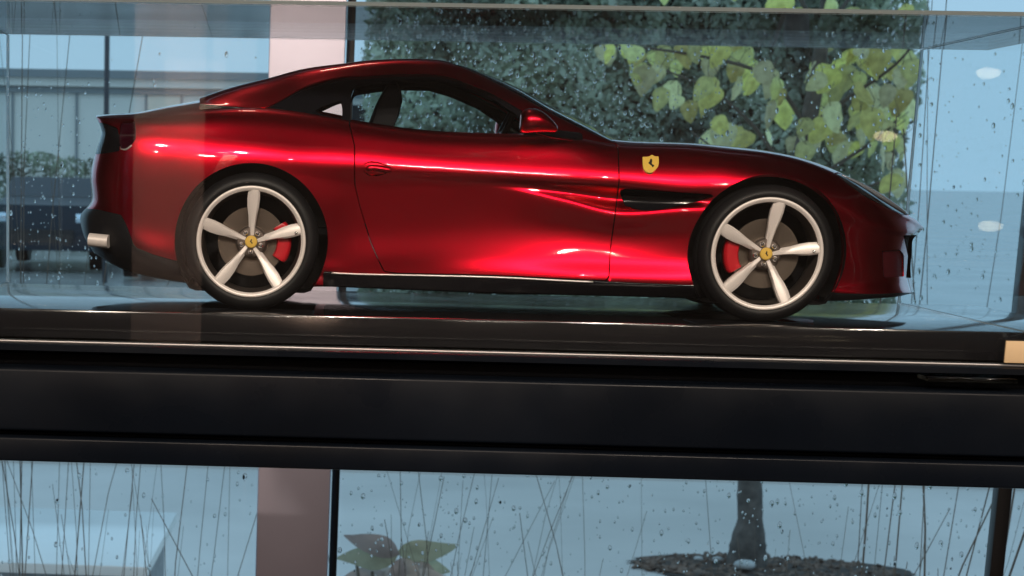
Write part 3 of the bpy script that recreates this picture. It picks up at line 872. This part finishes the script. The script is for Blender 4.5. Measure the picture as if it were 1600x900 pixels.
class Skin:
    """near half of a skin: V columns = x y z nx ny nz px py u v"""
    def __init__(s, grid, flip=False, double=()):
        nu, nv = grid.shape[:2]
        du = np.gradient(grid, axis=0); dv = np.gradient(grid, axis=1)
        n = np.cross(dv, du)
        ln = np.linalg.norm(n, axis=2, keepdims=True)
        n = n / np.maximum(ln, 1e-12)
        if flip: n = -n
        pts = grid.reshape(-1, 3)
        px, py = proj(pts)
        uu, vv = np.meshgrid(np.arange(nu), np.arange(nv), indexing='ij')
        s.V = np.hstack([pts, n.reshape(-1, 3), px[:, None], py[:, None], uu.reshape(-1, 1), vv.reshape(-1, 1)])
        s.F = []
        for i in range(nu - 1):
            for j in range(nv - 1):
                q = (i * nv + j, i * nv + j + 1, (i + 1) * nv + j + 1, (i + 1) * nv + j)
                s.F.append(q if not flip else q[::-1])
        s.compact()

    def compact(s):
        used = sorted({i for f in s.F for i in f})
        mp = {o: k for k, o in enumerate(used)}
        s.V = s.V[used] if used else s.V[:0]
        s.F = [tuple(mp[i] for i in f) for f in s.F]
        return s

    def copy(s):
        c = Skin.__new__(Skin); c.V = s.V.copy(); c.F = list(s.F); return c

    def keep(s, g):
        """cut along field g, keep g <= 0"""
        c = s.copy()
        V = list(c.V); F = []
        cache = {}
        def cut(a, b):
            k = (a, b) if a < b else (b, a)
            if k not in cache:
                t = g[k[0]] / (g[k[0]] - g[k[1]])
                p = c.V[k[0]] + (c.V[k[1]] - c.V[k[0]]) * t
                p[3:6] /= max(np.linalg.norm(p[3:6]), 1e-9)
                V.append(p); cache[k] = len(V) - 1
            return cache[k]
        ins = g <= 0
        for f in c.F:
            k = [ins[i] for i in f]
            if all(k): F.append(f); continue
            if not any(k): continue
            out = []
            for i in range(len(f)):
                a, b = f[i], f[(i + 1) % len(f)]
                if ins[a]: out.append(a)
                if ins[a] != ins[b]: out.append(cut(a, b))
            if len(out) > 2: F.append(tuple(out))
        c.V = np.array(V); c.F = F
        return c.compact()

    def poly(s, pts):
        """signed distance (photo px) to a closed outline, negative inside"""
        p = s.V[:, 6:8]
        q = np.array(pts, float)
        d = np.full(len(p), 1e9); ins = np.zeros(len(p), bool)
        for i in range(len(q)):
            a, b = q[i], q[(i + 1) % len(q)]
            e = b - a
            t = np.clip(((p - a) @ e) / max(e @ e, 1e-9), 0, 1)
            d = np.minimum(d, np.linalg.norm(p - a - t[:, None] * e, axis=1))
            c1 = (a[1] > p[:, 1]) != (b[1] > p[:, 1])
            with np.errstate(divide='ignore', invalid='ignore'):
                xx = (b[0] - a[0]) * (p[:, 1] - a[1]) / (b[1] - a[1]) + a[0]
            ins ^= c1 & (p[:, 0] < xx)
        return np.where(ins, -d, d)

    def disc(s, c, r):
        return np.hypot(s.V[:, 0] - c[0], s.V[:, 2] - c[2]) - r

    def inset(s, d):
        c = s.copy(); c.V[:, 0:3] -= c.V[:, 3:6] * d; return c

def skin_obj(name, skin, m, parent, lip=0.0, both=True, far=False, base=None):
    """mesh of a skin with returned edges; both = joined with its mirror half, far = the mirror half alone"""
    sides = ([1, -1] if both else ([-1] if far else [1]))
    vs, ns, fs = [], [], []
    for sd in sides:
        V, Fc = skin.V, skin.F
        o = len(vs)
        for r in V:
            y = r[1] if sd == 1 else 2 * CY - r[1]
            vs.append((r[0], y, r[2])); ns.append((r[3], r[4] * sd, r[5]))
        for f in Fc:
            fs.append(tuple(i + o for i in (f if sd == 1 else f[::-1])))
        if lip:
            ec = {}
            for f in Fc:
                for i in range(len(f)):
                    a, b = f[i], f[(i + 1) % len(f)]
                    ec[(a, b)] = 1
            for (a, b) in list(ec):
                if (b, a) in ec: continue
                ra, rb = V[a], V[b]
                if abs(ra[1] - CY) < 1e-5 and abs(rb[1] - CY) < 1e-5: continue
                n = len(vs)
                pa, pb = ra[:3], rb[:3]
                ia, ib = pa - ra[3:6] * lip, pb - rb[3:6] * lip
                en = np.cross(pb - pa, ra[3:6]); en /= max(np.linalg.norm(en), 1e-9)
                for p_ in (pa, pb, ib, ia):
                    y = p_[1] if sd == 1 else 2 * CY - p_[1]
                    vs.append((p_[0], y, p_[2])); ns.append((en[0], en[1] * sd, en[2]))
                q = (n, n + 3, n + 2, n + 1)
                fs.append(q if sd == 1 else q[::-1])
    me = bpy.data.meshes.new(name)
    me.from_pydata([tuple(map(float, v)) for v in vs], [], fs)
    me.materials.append(m)
    me.polygons.foreach_set('use_smooth', [True] * len(me.polygons))
    me.normals_split_custom_set_from_vertices([tuple(map(float, n)) for n in ns])
    me.update()
    return link(name, me, None, parent)

rows = [A, B, Cc, D, E, Ff, G, H, I, J, K]
SV = 7
body = Skin(grid_surface(rows, SV, creases=(9,)))
vi = lambda k: k * SV
HR, HF = P(392, 378, .119), P(1199, 397, .119)
RT = HR[2] - ZC, HF[2] - ZC
ARCH = 0.0502

M_intake = mat('intake_mesh', (0.05, 0.004, 0.008), 0.6, spec=0.15)
# --- cut the skin into the car's panels
b0 = body.keep(np.where(body.V[:, 9] > vi(1.6), -body.disc(HR, ARCH), -1.0))
b0 = b0.keep(np.where(b0.V[:, 9] > vi(1.6), -b0.disc(HF, ARCH), -1.0))
# cabin opening
cabin_u = np.array(b0.V[:, 8])
cab = np.maximum(np.maximum(b0.V[:, 9] - vi(1) + 1.2, (7.2 * SUB_U) - cabin_u), cabin_u - (13.0 * SUB_U - 3))
b0 = b0.keep(-cab)
side_front = 1000
def split(sk, field, gap):
    return sk.keep(field + gap), sk.keep(-field + gap)
# black sill
fs_ = np.maximum(np.maximum((vi(8) - b0.V[:, 9]) * 3.0, 505 - b0.V[:, 6]), b0.V[:, 6] - 1092)
sill, b0 = split(b0, fs_, 0.0)
# black rear valance
fv = b0.poly([(60, 322), (150, 327), (190, 336), (200, 358), (210, 386), (240, 398), (268, 406), (300, 412), (330, 470), (60, 520)])
fv = np.maximum(fv, (vi(3.0) - b0.V[:, 9]))
valance, b0 = split(b0, fv, 0.25)
# front splitter
fp = np.maximum((vi(8.05) - b0.V[:, 9]) * 3.0, 1280 - b0.V[:, 6])
split_, b0 = split(b0, fp, 0.2)
# tail lamp and tail panel
ft = np.maximum(b0.poly([(189, 191), (212, 190), (212, 217), (206, 226), (196, 233), (188, 234), (185, 215)]), vi(1.2) - b0.V[:, 9])
tail, b0 = split(b0, ft, 0.4)
ftp = np.maximum(np.maximum(b0.poly([(100, 196), (184, 190), (187, 236), (100, 250)]), vi(2.0) - b0.V[:, 9]), b0.V[:, 9] - vi(4.2))
tailp, b0 = split(b0, ftp, 0.2)
# headlamp
fh = np.maximum(b0.poly([(1300, 266), (1318, 273), (1345, 287), (1375, 305), (1400, 322), (1420, 336), (1411, 336), (1385, 324), (1352, 307), (1325, 288)]), np.maximum(vi(.35) - b0.V[:, 9], b0.V[:, 9] - vi(2.5)))
head, b0 = split(b0, fh, 0.4)
# air vent behind the front wheel
fvn = np.maximum(b0.poly([(966, 295), (1010, 297), (1060, 300.5), (1106, 303.5), (1119, 305.5), (1094, 314), (1060, 322), (1022, 330), (995, 328), (976, 321)]), vi(2) - b0.V[:, 9])
vent, b0 = split(b0, fvn, 0.0)
# front lower air intake
fin = np.maximum(b0.poly([(1378, 392), (1406, 390), (1412, 398), (1412, 432), (1380, 434)]), vi(2) - b0.V[:, 9])
intake, b0 = split(b0, fin, 0.0)
# grille mouth
fgm = np.maximum(b0.poly([(1412, 368), (1470, 366), (1470, 436), (1416, 434), (1419, 400)]), vi(3.15) - b0.V[:, 9])
grille, b0 = split(b0, fgm, 0.2)
# door
door_px = [(548, 150), (546, 195), (554, 228), (554, 287), (563, 325), (578, 374), (588, 400), (600, 424), (700, 440), (951, 455), (953, 393), (962, 329), (967.5, 282), (966, 235), (962, 216), (900, 150)]
fd = np.maximum(np.maximum(b0.poly(door_px), (vi(1) - 1 - b0.V[:, 9]) * 3), (b0.V[:, 9] - vi(8)) * 3)
door, b0 = split(b0, fd, 0.9)
# handle recess in the door
handle_px = [(566, 262), (570, 254), (578, 251.5), (592, 253), (606, 258), (614, 263), (606, 270), (592, 275), (578, 276), (570, 271)]
fhd = np.maximum(door.poly(handle_px), vi(1.5) - door.V[:, 9])
recess, door = split(door, fhd, 0.0)
# bumper seam behind the rear wheel and bonnet seam are left to the reflections
skin_obj('body_shell', b0, M_paint, car, lip=.0025)
doors = []
for far in (False, True):
    d = skin_obj('door', door, M_paint, car, lip=.0025, both=False, far=far)
    doors.append(d)
    skin_obj('handle_recess', recess.inset(.0022), M_paint, d, lip=-.0024, both=False, far=far)
    q = MB()
    pts = [P(x, y, .1175) for x, y in ((572, 264.5), (580, 262.5), (592, 263), (603, 265), (611, 266.5))]
    pts = crm(pts, 4)
    if far: pts[:, 1] = 2 * CY - pts[:, 1]
    q.tube(pts, np.interp(np.linspace(0, 1, len(pts)), [0, .15, .8, 1], [.0012, .0021, .0019, .0012]), 10)
    q.build('handle', M_paint, d, smooth=True)
skin_obj('side_skirt', sill, M_gloss, car, lip=.002)
skin_obj('rear_valance', valance, M_black, car, lip=.002)
skin_obj('front_splitter', split_, M_black, car, lip=.002)
strip = [p for k, p in enumerate(along(I)) if 8.05 * SUB_U <= k <= 12.6 * SUB_U]  # lamp reflection on the gloss sill, modelled as a thin bright tube
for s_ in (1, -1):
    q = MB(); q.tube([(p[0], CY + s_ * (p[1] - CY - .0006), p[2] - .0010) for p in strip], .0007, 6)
    q.build('sill_glint', M_strip, car, smooth=True)
for far in (False, True):
    skin_obj('tail_lamp', tail.inset(.0006), M_tail, car, lip=.002, both=False, far=far)
    skin_obj('headlamp', head, M_lens, car, lip=.002, both=False, far=far)
    skin_obj('fender_vent', vent.inset(.0035), M_gloss, car, lip=-.004, both=False, far=far)
    skin_obj('air_intake', intake.inset(.0010), M_intake, car, lip=-.0012, both=False, far=far)
hl = [P(x, y, w) for x, y, w in ((1316, 273.5, .0935), (1345, 288, .0905), (1375, 306.5, .0845), (1400, 323, .0760), (1416, 334, .0650))]
for s_ in (1, -1):
    pts = crm(hl, 5)
    if s_ < 0: pts[:, 1] = 2 * CY - pts[:, 1]
    q = MB(); q.tube(pts, np.interp(np.linspace(0, 1, len(pts)), [0, .5, 1], [.0005, .0018, .0011]), 8)
    q.build('lamp_strip', M_led, car, smooth=True)
# bright bezel round the tail lamp
bz_ = [P(x, y, w) for x, y, w in ((188.5, 192, .1005), (186.5, 206, .1030), (186.5, 220, .1055), (189, 232, .1090), (197, 233.5, .1125), (206, 227, .1135))]
for s_ in (1, -1):
    pts = crm(bz_, 5)
    if s_ < 0: pts[:, 1] = 2 * CY - pts[:, 1]
    q = MB(); q.tube(pts, .0006, 6); q.build('tail_lamp_bezel', M_strip, car, smooth=True)
skin_obj('tail_panel', tailp.inset(.0004), M_gloss, car, lip=.002)
skin_obj('grille', grille.inset(.0022), M_mouth, car, lip=-.0025)

# --- greenhouse
GX = [312, 360, 418, 475, 539, 569, 627, 684, 706, 728, 771, 814, 858, 910, 944, 968]
def grow(ys, ws, xs=GX): return np.array([P(x, y, w) for x, y, w in zip(xs, ys, ws)])
sil = [154, 139.5, 125, 109.5, 100.7, 97, 94, 95.5, 98.5, 103, 119, 139, 164, 190, 208, 222]
off2 = [0, 0, 0, 0, 0, 0, 0, 0, 1.5, 4, 8, 11, 11, 11, 8, 3]
R2 = grow([s_ + o_ for s_, o_ in zip(sil, off2)], [.088, .082, .075, .070, .067, .066, .066, .066, .067, .069, .074, .080, .086, .092, .095, .097])
R1 = grow([s_ + .4 for s_ in sil], [.055, .05, .048, .045, .043, .042, .042, .042, .043, .044, .046, .050, .053, .056, .058, .060])
R0 = grow([s_ + (3 if k < 8 else 1.5) for k, s_ in enumerate(sil)], [0] * 16)
R3 = grow([162, 166, 167.5, 137, 121, 118.5, 114.7, 116, 120.5, 128.5, 146.5, 171, 195, 216, 226, 231], [.101, .101, .099, .087, .079, .0775, .076, .077, .078, .080, .085, .0905, .0965, .1005, .1015, .1015], [312, 360, 412, 475, 533, 569, 627, 684, 706, 727, 771, 814, 858, 905, 942, 968])
R4 = grow([172, 173, 175, 182, 192, 198, 206, 214, 216, 217, 218, 219, 219, 224, 233, 236], [.1015] * 16, [312, 360, 412, 475, 533, 569, 627, 684, 706, 727, 771, 814, 858, 905, 942, 968])
GS = 8
gh = grid_surface([R0, R1, R2, R3, R4], GS, creases=(3,))
gh = Skin(gh)
u706 = 8 * SUB_U
gv, gu = gh.V[:, 9], gh.V[:, 8]
roof = gh.keep((gv - 3 * GS) * 1.0)
shield = roof.keep(np.maximum(u706 - roof.V[:, 8], roof.V[:, 9] - 2 * GS))
roof = roof.keep(-np.maximum(u706 - roof.V[:, 8], roof.V[:, 9] - 2 * GS))
glassband = gh.keep(3 * GS - gv)
# rear part of the band below the roof is body colour, the rest is the window area
win_px = [(404, 171), (412, 164), (430, 156), (475, 133), (533, 116), (627, 110), (690, 112), (730, 124), (775, 143), (818, 168), (866, 196), (906, 214), (906, 240), (600, 240), (533, 200), (470, 182)]
fw_ = glassband.poly(win_px)
band_win, band_body = split(glassband, fw_, 0.0)
q_px = [(487, 174.5), (505, 164.5), (520, 159), (535.5, 155), (536, 184.5)]
d_px = [(548, 240), (548, 150), (556, 131), (590, 126), (627, 122.5), (684, 123.5), (722, 134), (771, 154.5), (808, 178), (818, 196), (818, 240)]
fq = band_win.poly(q_px); fqf = band_win.poly([(474, 174), (500, 157), (520, 148), (536.5, 142), (537, 196), (500, 184)]); fdw = band_win.poly(d_px)
qg = band_win.keep(fq); dg = band_win.keep(fdw)
trim = band_win.keep(-np.minimum(fq, fdw)); trim_far = band_win.keep(-np.minimum(fqf, fdw)); qgf = band_win.keep(fqf)
skin_obj('roof', roof, M_paint, car, lip=.003)
skin_obj('rear_pillar', band_body, M_gloss, car, lip=.002)
skin_obj('windscreen', shield.inset(.0006), M_shield, car)
for far in (False, True):
    skin_obj('window_trim', (trim_far if far else trim).inset(.0008), M_gloss, car, lip=.003, both=False, far=far)
    skin_obj('quarter_window', (qgf if far else qg).inset(.0014), M_carglass, car, both=False, far=far)
    skin_obj('side_window', dg.inset(.0014), M_carglass, car, both=False, far=far)
skin_obj('headliner', roof.inset(.0055).keep(roof.V[:, 9] - 2.9 * GS), M_seat, car, lip=0)

# lower inside of the cabin
q = MB()
x0, x1 = P(560, 200, 0)[0] - .045, P(950, 200, 0)[0]
zf = EYE - .034
q.box(x0, x1, CY - .096, CY + .096, zf - .004, zf)
q.build('cabin_floor', M_seat, car)
dash = MB()
dz = P(880, 219, .05)[2]
dx0, dx1 = P(815, 200, .05)[0], P(962, 222, .05)[0]
dash.add([(dx0, CY + s_ * .097, zf) for s_ in (-1, 1)] + [(dx0 + .004, CY + s_ * .097, dz - .002) for s_ in (-1, 1)] + [(dx0 + .02, CY + s_ * .097, dz + .001) for s_ in (-1, 1)] + [(dx1, CY + s_ * .092, dz - .002) for s_ in (-1, 1)] + [(dx1, CY + s_ * .092, zf) for s_ in (-1, 1)],
         [(0, 1, 3, 2), (2, 3, 5, 4), (4, 5, 7, 6), (6, 7, 9, 8), (8, 9, 1, 0), (0, 2, 4, 6, 8), (1, 9, 7, 5, 3)])
dash.build('dashboard', M_seat, car, bevel=.0015)
for s_ in (1, -1):
    yc = CY - s_ * .048
    pts = [(570, 236), (576, 195), (590, 158), (598, 143), (606, 132), (619, 130), (626, 139), (627.5, 160), (622, 182), (614, 200), (606, 236)]
    prof = [unp(x, y, CY - .048) for x, y in pts]
    q = MB()
    hw = [.026, .026, .022, .015, .0125, .0125, .015, .021, .026, .026, .026]
    n = len(prof)
    vs = []
    for t in (-1, -.75, .75, 1):
        cx_ = np.mean([p[0] for p in prof]); 
        for p, h_ in zip(prof, hw):
            k = .82 if abs(t) == 1 else 1.0
            vs.append((cx_ + (p[0] - cx_) * k, yc + t * h_, p[2] - (0 if k == 1 else .001)))
    fcs = [tuple(range(n)), tuple(range(3 * n, 4 * n))[::-1]]
    for a in range(3):
        for i in range(n):
            fcs.append((a * n + i, a * n + (i + 1) % n, (a + 1) * n + (i + 1) % n, (a + 1) * n + i))
    q.add(vs, fcs)
    q.build('seat', M_seat, car, auto=50)
# steering wheel on the far side
wc = unp(785, 207, CY + .045)
q = MB()
ax = Vector((.90, 0, -.42)).normalized()
e1 = Vector((0, 1, 0)); e2 = ax.cross(e1)
ring = [wc + np.array(.0225 * (math.cos(a) * e1 + math.sin(a) * e2)) for a in np.linspace(0, 2 * PI, 33)]
q.tube(ring, .0022, 8, caps=False)
for a in (0, PI, 1.5 * PI):
    q.tube([wc + np.array(ax) * .003, wc + np.array(.0222 * (math.cos(a) * e1 + math.sin(a) * e2))], .0018, 6)
q.tube([wc + np.array(ax) * .001, wc + np.array(ax) * .035], [.006, .004], 10)
q.build('steering_wheel', M_black, car, smooth=True)

# door mirrors
for s_ in (1, -1):
    def mp(px, py, w):
        p = P(px, py, w)
        if s_ < 0: p[1] = 2 * CY - p[1]
        return p
    secs = [(812, 192, .004, .007), (816, 190.5, .0095, .0098), (826, 189, .0112, .0108), (840, 189, .0108, .0098), (854, 193, .0085, .0075), (866, 199, .005, .0042), (872, 202, .002, .002)]
    vs, fcs = [], []
    n = 20
    for (px, py, ry, rz) in secs:
        c0 = mp(px, py, .1195)
        rz_ = rz * .78
        for k in range(n):
            a = 2 * PI * k / n
            vs.append((c0[0], c0[1] + ry * math.cos(a), c0[2] + rz_ * math.sin(a) * (1.0 if math.sin(a) > 0 else .92)))
    for i in range(len(secs) - 1):
        for k in range(n):
            fcs.append((i * n + k, i * n + (k + 1) % n, (i + 1) * n + (k + 1) % n, (i + 1) * n + k))
    fcs += [tuple(range(n))[::-1], tuple(range((len(secs) - 1) * n, len(secs) * n))]
    q = MB(); q.add(vs, fcs)
    mo = q.build('door_mirror', M_paint, car, smooth=True)
    sub = mo.modifiers.new('smooth', 'SUBSURF'); sub.levels = sub.render_levels = 1
    q = MB()
    q.tube(crm([mp(838, 203, .1165), mp(862, 209, .112), mp(888, 213, .1045), mp(905, 216, .099)], 5), np.linspace(.0024, .0036, 16), 8)
    q.build('mirror_arm', M_gloss, mo, smooth=True)

# shield badge on the front wing
def badge(pts2, horse, c, sc, name_parent, th=.0008):
    """flat shield: plate and emblem; pts2 in local x, z"""
bc = P(1015, 258, .1112)
q = MB()
gx = np.abs(np.argsort(np.hypot(body.V[:, 6] - 1015, body.V[:, 7] - 258))[:1])[0]
bn = Vector(body.V[gx, 3:6]); bpz = Vector(body.V[gx, 0:3])
ez = (Vector((0, 0, 1)) - bn * bn.z).normalized(); ex = ez.cross(bn).normalized()
if ex.x < 0: ex = -ex
def on_badge(x, z, d): return tuple(bpz + ex * x + ez * z + bn * d)
u_ = 0.000428
sh = [(-12, 12), (-7, 12), (-2, 13), (2, 16), (6, 13.5), (12, 13), (12, 2), (11, -4), (7, -10), (2, -15), (-3, -16), (-8, -13.5), (-11, -9), (-12, 0)]
horse = [(0, 9), (2.2, 7), (2.0, 3), (1.2, 1), (2.5, -1.5), (5.0, -2.5), (4.2, -5), (2.0, -6.5), (1.6, -4.2), (-.4, -2.2), (-2.2, -.4), (-3.8, 1.0), (-2.2, 3.0), (-1.0, 6.5)]
def plate(parent, pts, d0, d1, m, name, f, n_up=None):
    q = MB()
    n = len(pts)
    q.add([f(x * u_, z * u_, d0) for x, z in pts] + [f(x * u_, z * u_, d1) for x, z in pts], [tuple(range(n, 2 * n)), tuple(range(n))[::-1]] + [(k, (k + 1) % n, n + (k + 1) % n, n + k) for k in range(n)])
    return q.build(name, m, parent)
bd = plate(car, sh, -.0015, .0011, M_yellow, 'shield_badge', on_badge)
plate(bd, horse, .0008, .0014, M_ink, 'horse_emblem', on_badge)

# exhaust and bumper pods at the tail
for s_ in (1, -1):
    q = MB()
    a, c = P(140, 374.5, .1015), P(170, 377.5, .1045)
    if s_ < 0:
        a[1] = 2 * CY - a[1]; c[1] = 2 * CY - c[1]
    pr = .0044
    q.tube([c, a, a + (c - a) * .02, a + (c - a) * .5], [pr, pr, pr * .8, pr * .78], 20, caps=True)
    q.build('exhaust_pipe', M_alloy, car, auto=40)

# wheel houses
for hub in (HR, HF):
    for s_ in (1, -1):
        q = MB()
        c = np.array([hub[0], CY, hub[2]])
        prof = [(ARCH + .0004, -.117 * s_), (ARCH + .0004, -.060 * s_), (.001, -.060 * s_)]
        q.lathe_y(prof, c, 48)
        vs = q.v; keep = []
        zmin = ZC + .012
        q.v = [(x, y, max(z, zmin)) for x, y, z in vs]
        q.build('wheel_house', M_black, car, smooth=False)

# --- wheels
TY = 0.119
def wheel(hub, s_, spin, cal_side, Rt, name_lab=None):
    t = empty('wheel', (hub[0], CY - s_ * TY, hub[2]), None, None)
    t.parent = car
    t.location = Vector((hub[0], CY - s_ * TY, hub[2])) - car.location
    c = np.array([hub[0], CY - s_ * TY, hub[2]])
    k = s_                                  # +y is inward on the near side
    rim = .0362
    tw = .031
    q = MB()
    prof = [(rim - .0006, .0012), (rim + .0008, .0004), (rim + .0025, .0002), (Rt - .0035, .0012), (Rt - .0010, .0032), (Rt, .0062), (Rt, tw - .006), (Rt - .001, tw - .003), (Rt - .004, tw - .001), (rim, tw)]
    for g_ in (.011, .0165, .022):
        i = [j for j, p_ in enumerate(prof) if p_[1] >= g_][0]
        prof[i:i] = [(Rt, g_ - .0011), (Rt - .0016, g_ - .0009), (Rt - .0016, g_ + .0009), (Rt, g_ + .0011)]
    q.lathe_y([(r, y * k) for r, y in prof], c, 96)
    link_off(q.build('tyre', M_rubber, None, auto=50), t)
    q = MB()
    prof = [(rim - .0004, .0030), (rim - .0003, .0006), (rim - .0009, .0001), (rim - .0022, .0004), (rim - .0034, .0016)]
    q.lathe_y([(r, y * k) for r, y in prof], c, 96)
    link_off(q.build('rim', M_alloy, None, smooth=True), t)
    q = MB()
    prof = [(rim - .0034, .0016), (rim - .0050, .0090), (rim - .0056, .0200), (rim - .0040, tw)]
    q.lathe_y([(r, y * k) for r, y in prof], c, 72)
    link_off(q.build('rim_barrel', M_barrel, None, smooth=True), t)
    # spokes
    for j in range(5):
        a = spin + j * 2 * PI / 5
        er = np.array([math.cos(a) * s_, 0, math.sin(a)]); et = np.array([-math.sin(a) * s_, 0, math.cos(a)])
        stn = [(.0042, -.0020, .0021, .0052), (.0100, -.0021, .0023, .0046), (.0165, -.0027, .0028, .0036), (.0225, -.0037, .0038, .0026), (.0275, -.0041, .0041, .0018), (.0310, -.0040, .0038, .0013), (.0336, -.0040, .0036, .0010)]
        vs, fcs = [], []
        for (r, wl, wr, dep) in stn:
            for (tt, dd) in ((wl, dep + .0060), (wl, dep + .0012), (wl * .72, dep + .0001), (wr * .25, dep), (wr, dep + .0018), (wr, dep + .0060)):
                p_ = c + er * r + et * tt + np.array([0, k * dd, 0])
                vs.append(p_)
        m_ = 6
        for i in range(len(stn) - 1):
            for x in range(m_):
                fcs.append((i * m_ + x, i * m_ + (x + 1) % m_, (i + 1) * m_ + (x + 1) % m_, (i + 1) * m_ + x))
        fcs += [tuple(range(m_)), tuple(range((len(stn) - 1) * m_, len(stn) * m_))[::-1]]
        q = MB(); q.add(vs, fcs)
        link_off(q.build('spoke', M_alloy, None, auto=38), t)
    q = MB()
    q.lathe_y([(r, y * k) for r, y in [(.0005, .0052), (.0090, .0056), (.0102, .0068), (.0105, .0120), (.0005, .0125)]], c, 40)
    hubo = link_off(q.build('hub', M_barrel, None, auto=40), t)
    for j in range(5):
        a = spin + PI / 5 + j * 2 * PI / 5
        cc = c + np.array([math.cos(a) * s_ * .0068, 0, math.sin(a) * .0068])
        q = MB(); q.lathe_y([(r, y * k) for r, y in [(.0002, .0030), (.0012, .0031), (.0017, .0037), (.0017, .0062)]], cc, 12)
        link_off(q.build('wheel_bolt', M_chrome, None, auto=40), t)
    q = MB(); q.lathe_y([(r, y * k) for r, y in [(.0002, .0030), (.0034, .0032), (.0040, .0038), (.0040, .0062)]], c, 32)
    link_off(q.build('centre_cap', M_yellow, None, auto=40), t)
    q = MB()
    hs = [(x * .00022 * s_, z * .00022) for x, z in horse]
    n = len(hs)
    q.add([(c[0] + x, c[1] + k * .0028, c[2] + z) for x, z in hs] + [(c[0] + x, c[1] + k * .0034, c[2] + z) for x, z in hs], [tuple(range(n)), tuple(range(n, 2 * n))[::-1]] + [(i, (i + 1) % n, n + (i + 1) % n, n + i) for i in range(n)])
    link_off(q.build('cap_emblem', M_ink, None), t)
    q = MB()
    q.lathe_y([(r, y * k) for r, y in [(.0095, .0118), (.0215, .0112), (.0222, .0112), (.0222, .0145), (.0095, .0150)]], c, 64)
    for j in range(30):                                    # drilled holes as dark raised rims would be too small: slots on the face
        pass
    link_off(q.build('brake_disc', M_disc, None, auto=40), t)
    q = MB()
    vs, fcs = [], []
    a0 = 0.0 if cal_side > 0 else PI
    an = np.linspace(a0 - .55, a0 + .55, 13)
    pr = [(.0165, .0108), (.0175, .0080), (.0245, .0080), (.0262, .0100), (.0265, .0170), (.0165, .0170)]
    for a in an:
        for (r, y) in pr:
            e = 1 if .08 < abs(a - an[0]) and .08 < abs(a - an[-1]) else .97
            vs.append((c[0] + math.cos(a) * r * e, c[1] + k * y, c[2] + math.sin(a) * r * e))
    m_ = len(pr)
    for i in range(len(an) - 1):
        for x in range(m_):
            fcs.append((i * m_ + x, i * m_ + (x + 1) % m_, (i + 1) * m_ + (x + 1) % m_, (i + 1) * m_ + x))
    fcs += [tuple(range(m_)), tuple(range((len(an) - 1) * m_, len(an) * m_))[::-1]]
    q.add(vs, fcs)
    link_off(q.build('brake_caliper', M_caliper, None, bevel=.0006, auto=40), t)
    a = spin - PI / 2 + .25
    q = MB(); q.tube([c + np.array([math.cos(a) * s_ * .0325, k * .004, math.sin(a) * .0325]), c + np.array([math.cos(a) * s_ * .0295, k * .001, math.sin(a) * .0295])], .0009, 8)
    link_off(q.build('valve', M_chrome, None, smooth=True), t)
    return t

def link_off(o, t):
    """hang a part written in world coordinates under a wheel of the car"""
    o.parent = t
    o.location = -(t.location + car.location)
    return o
for s_ in (1, -1):
    wheel(HR, s_, math.radians(88), 1, RT[0])
    wheel(HF, s_, math.radians(80), -1, RT[1])
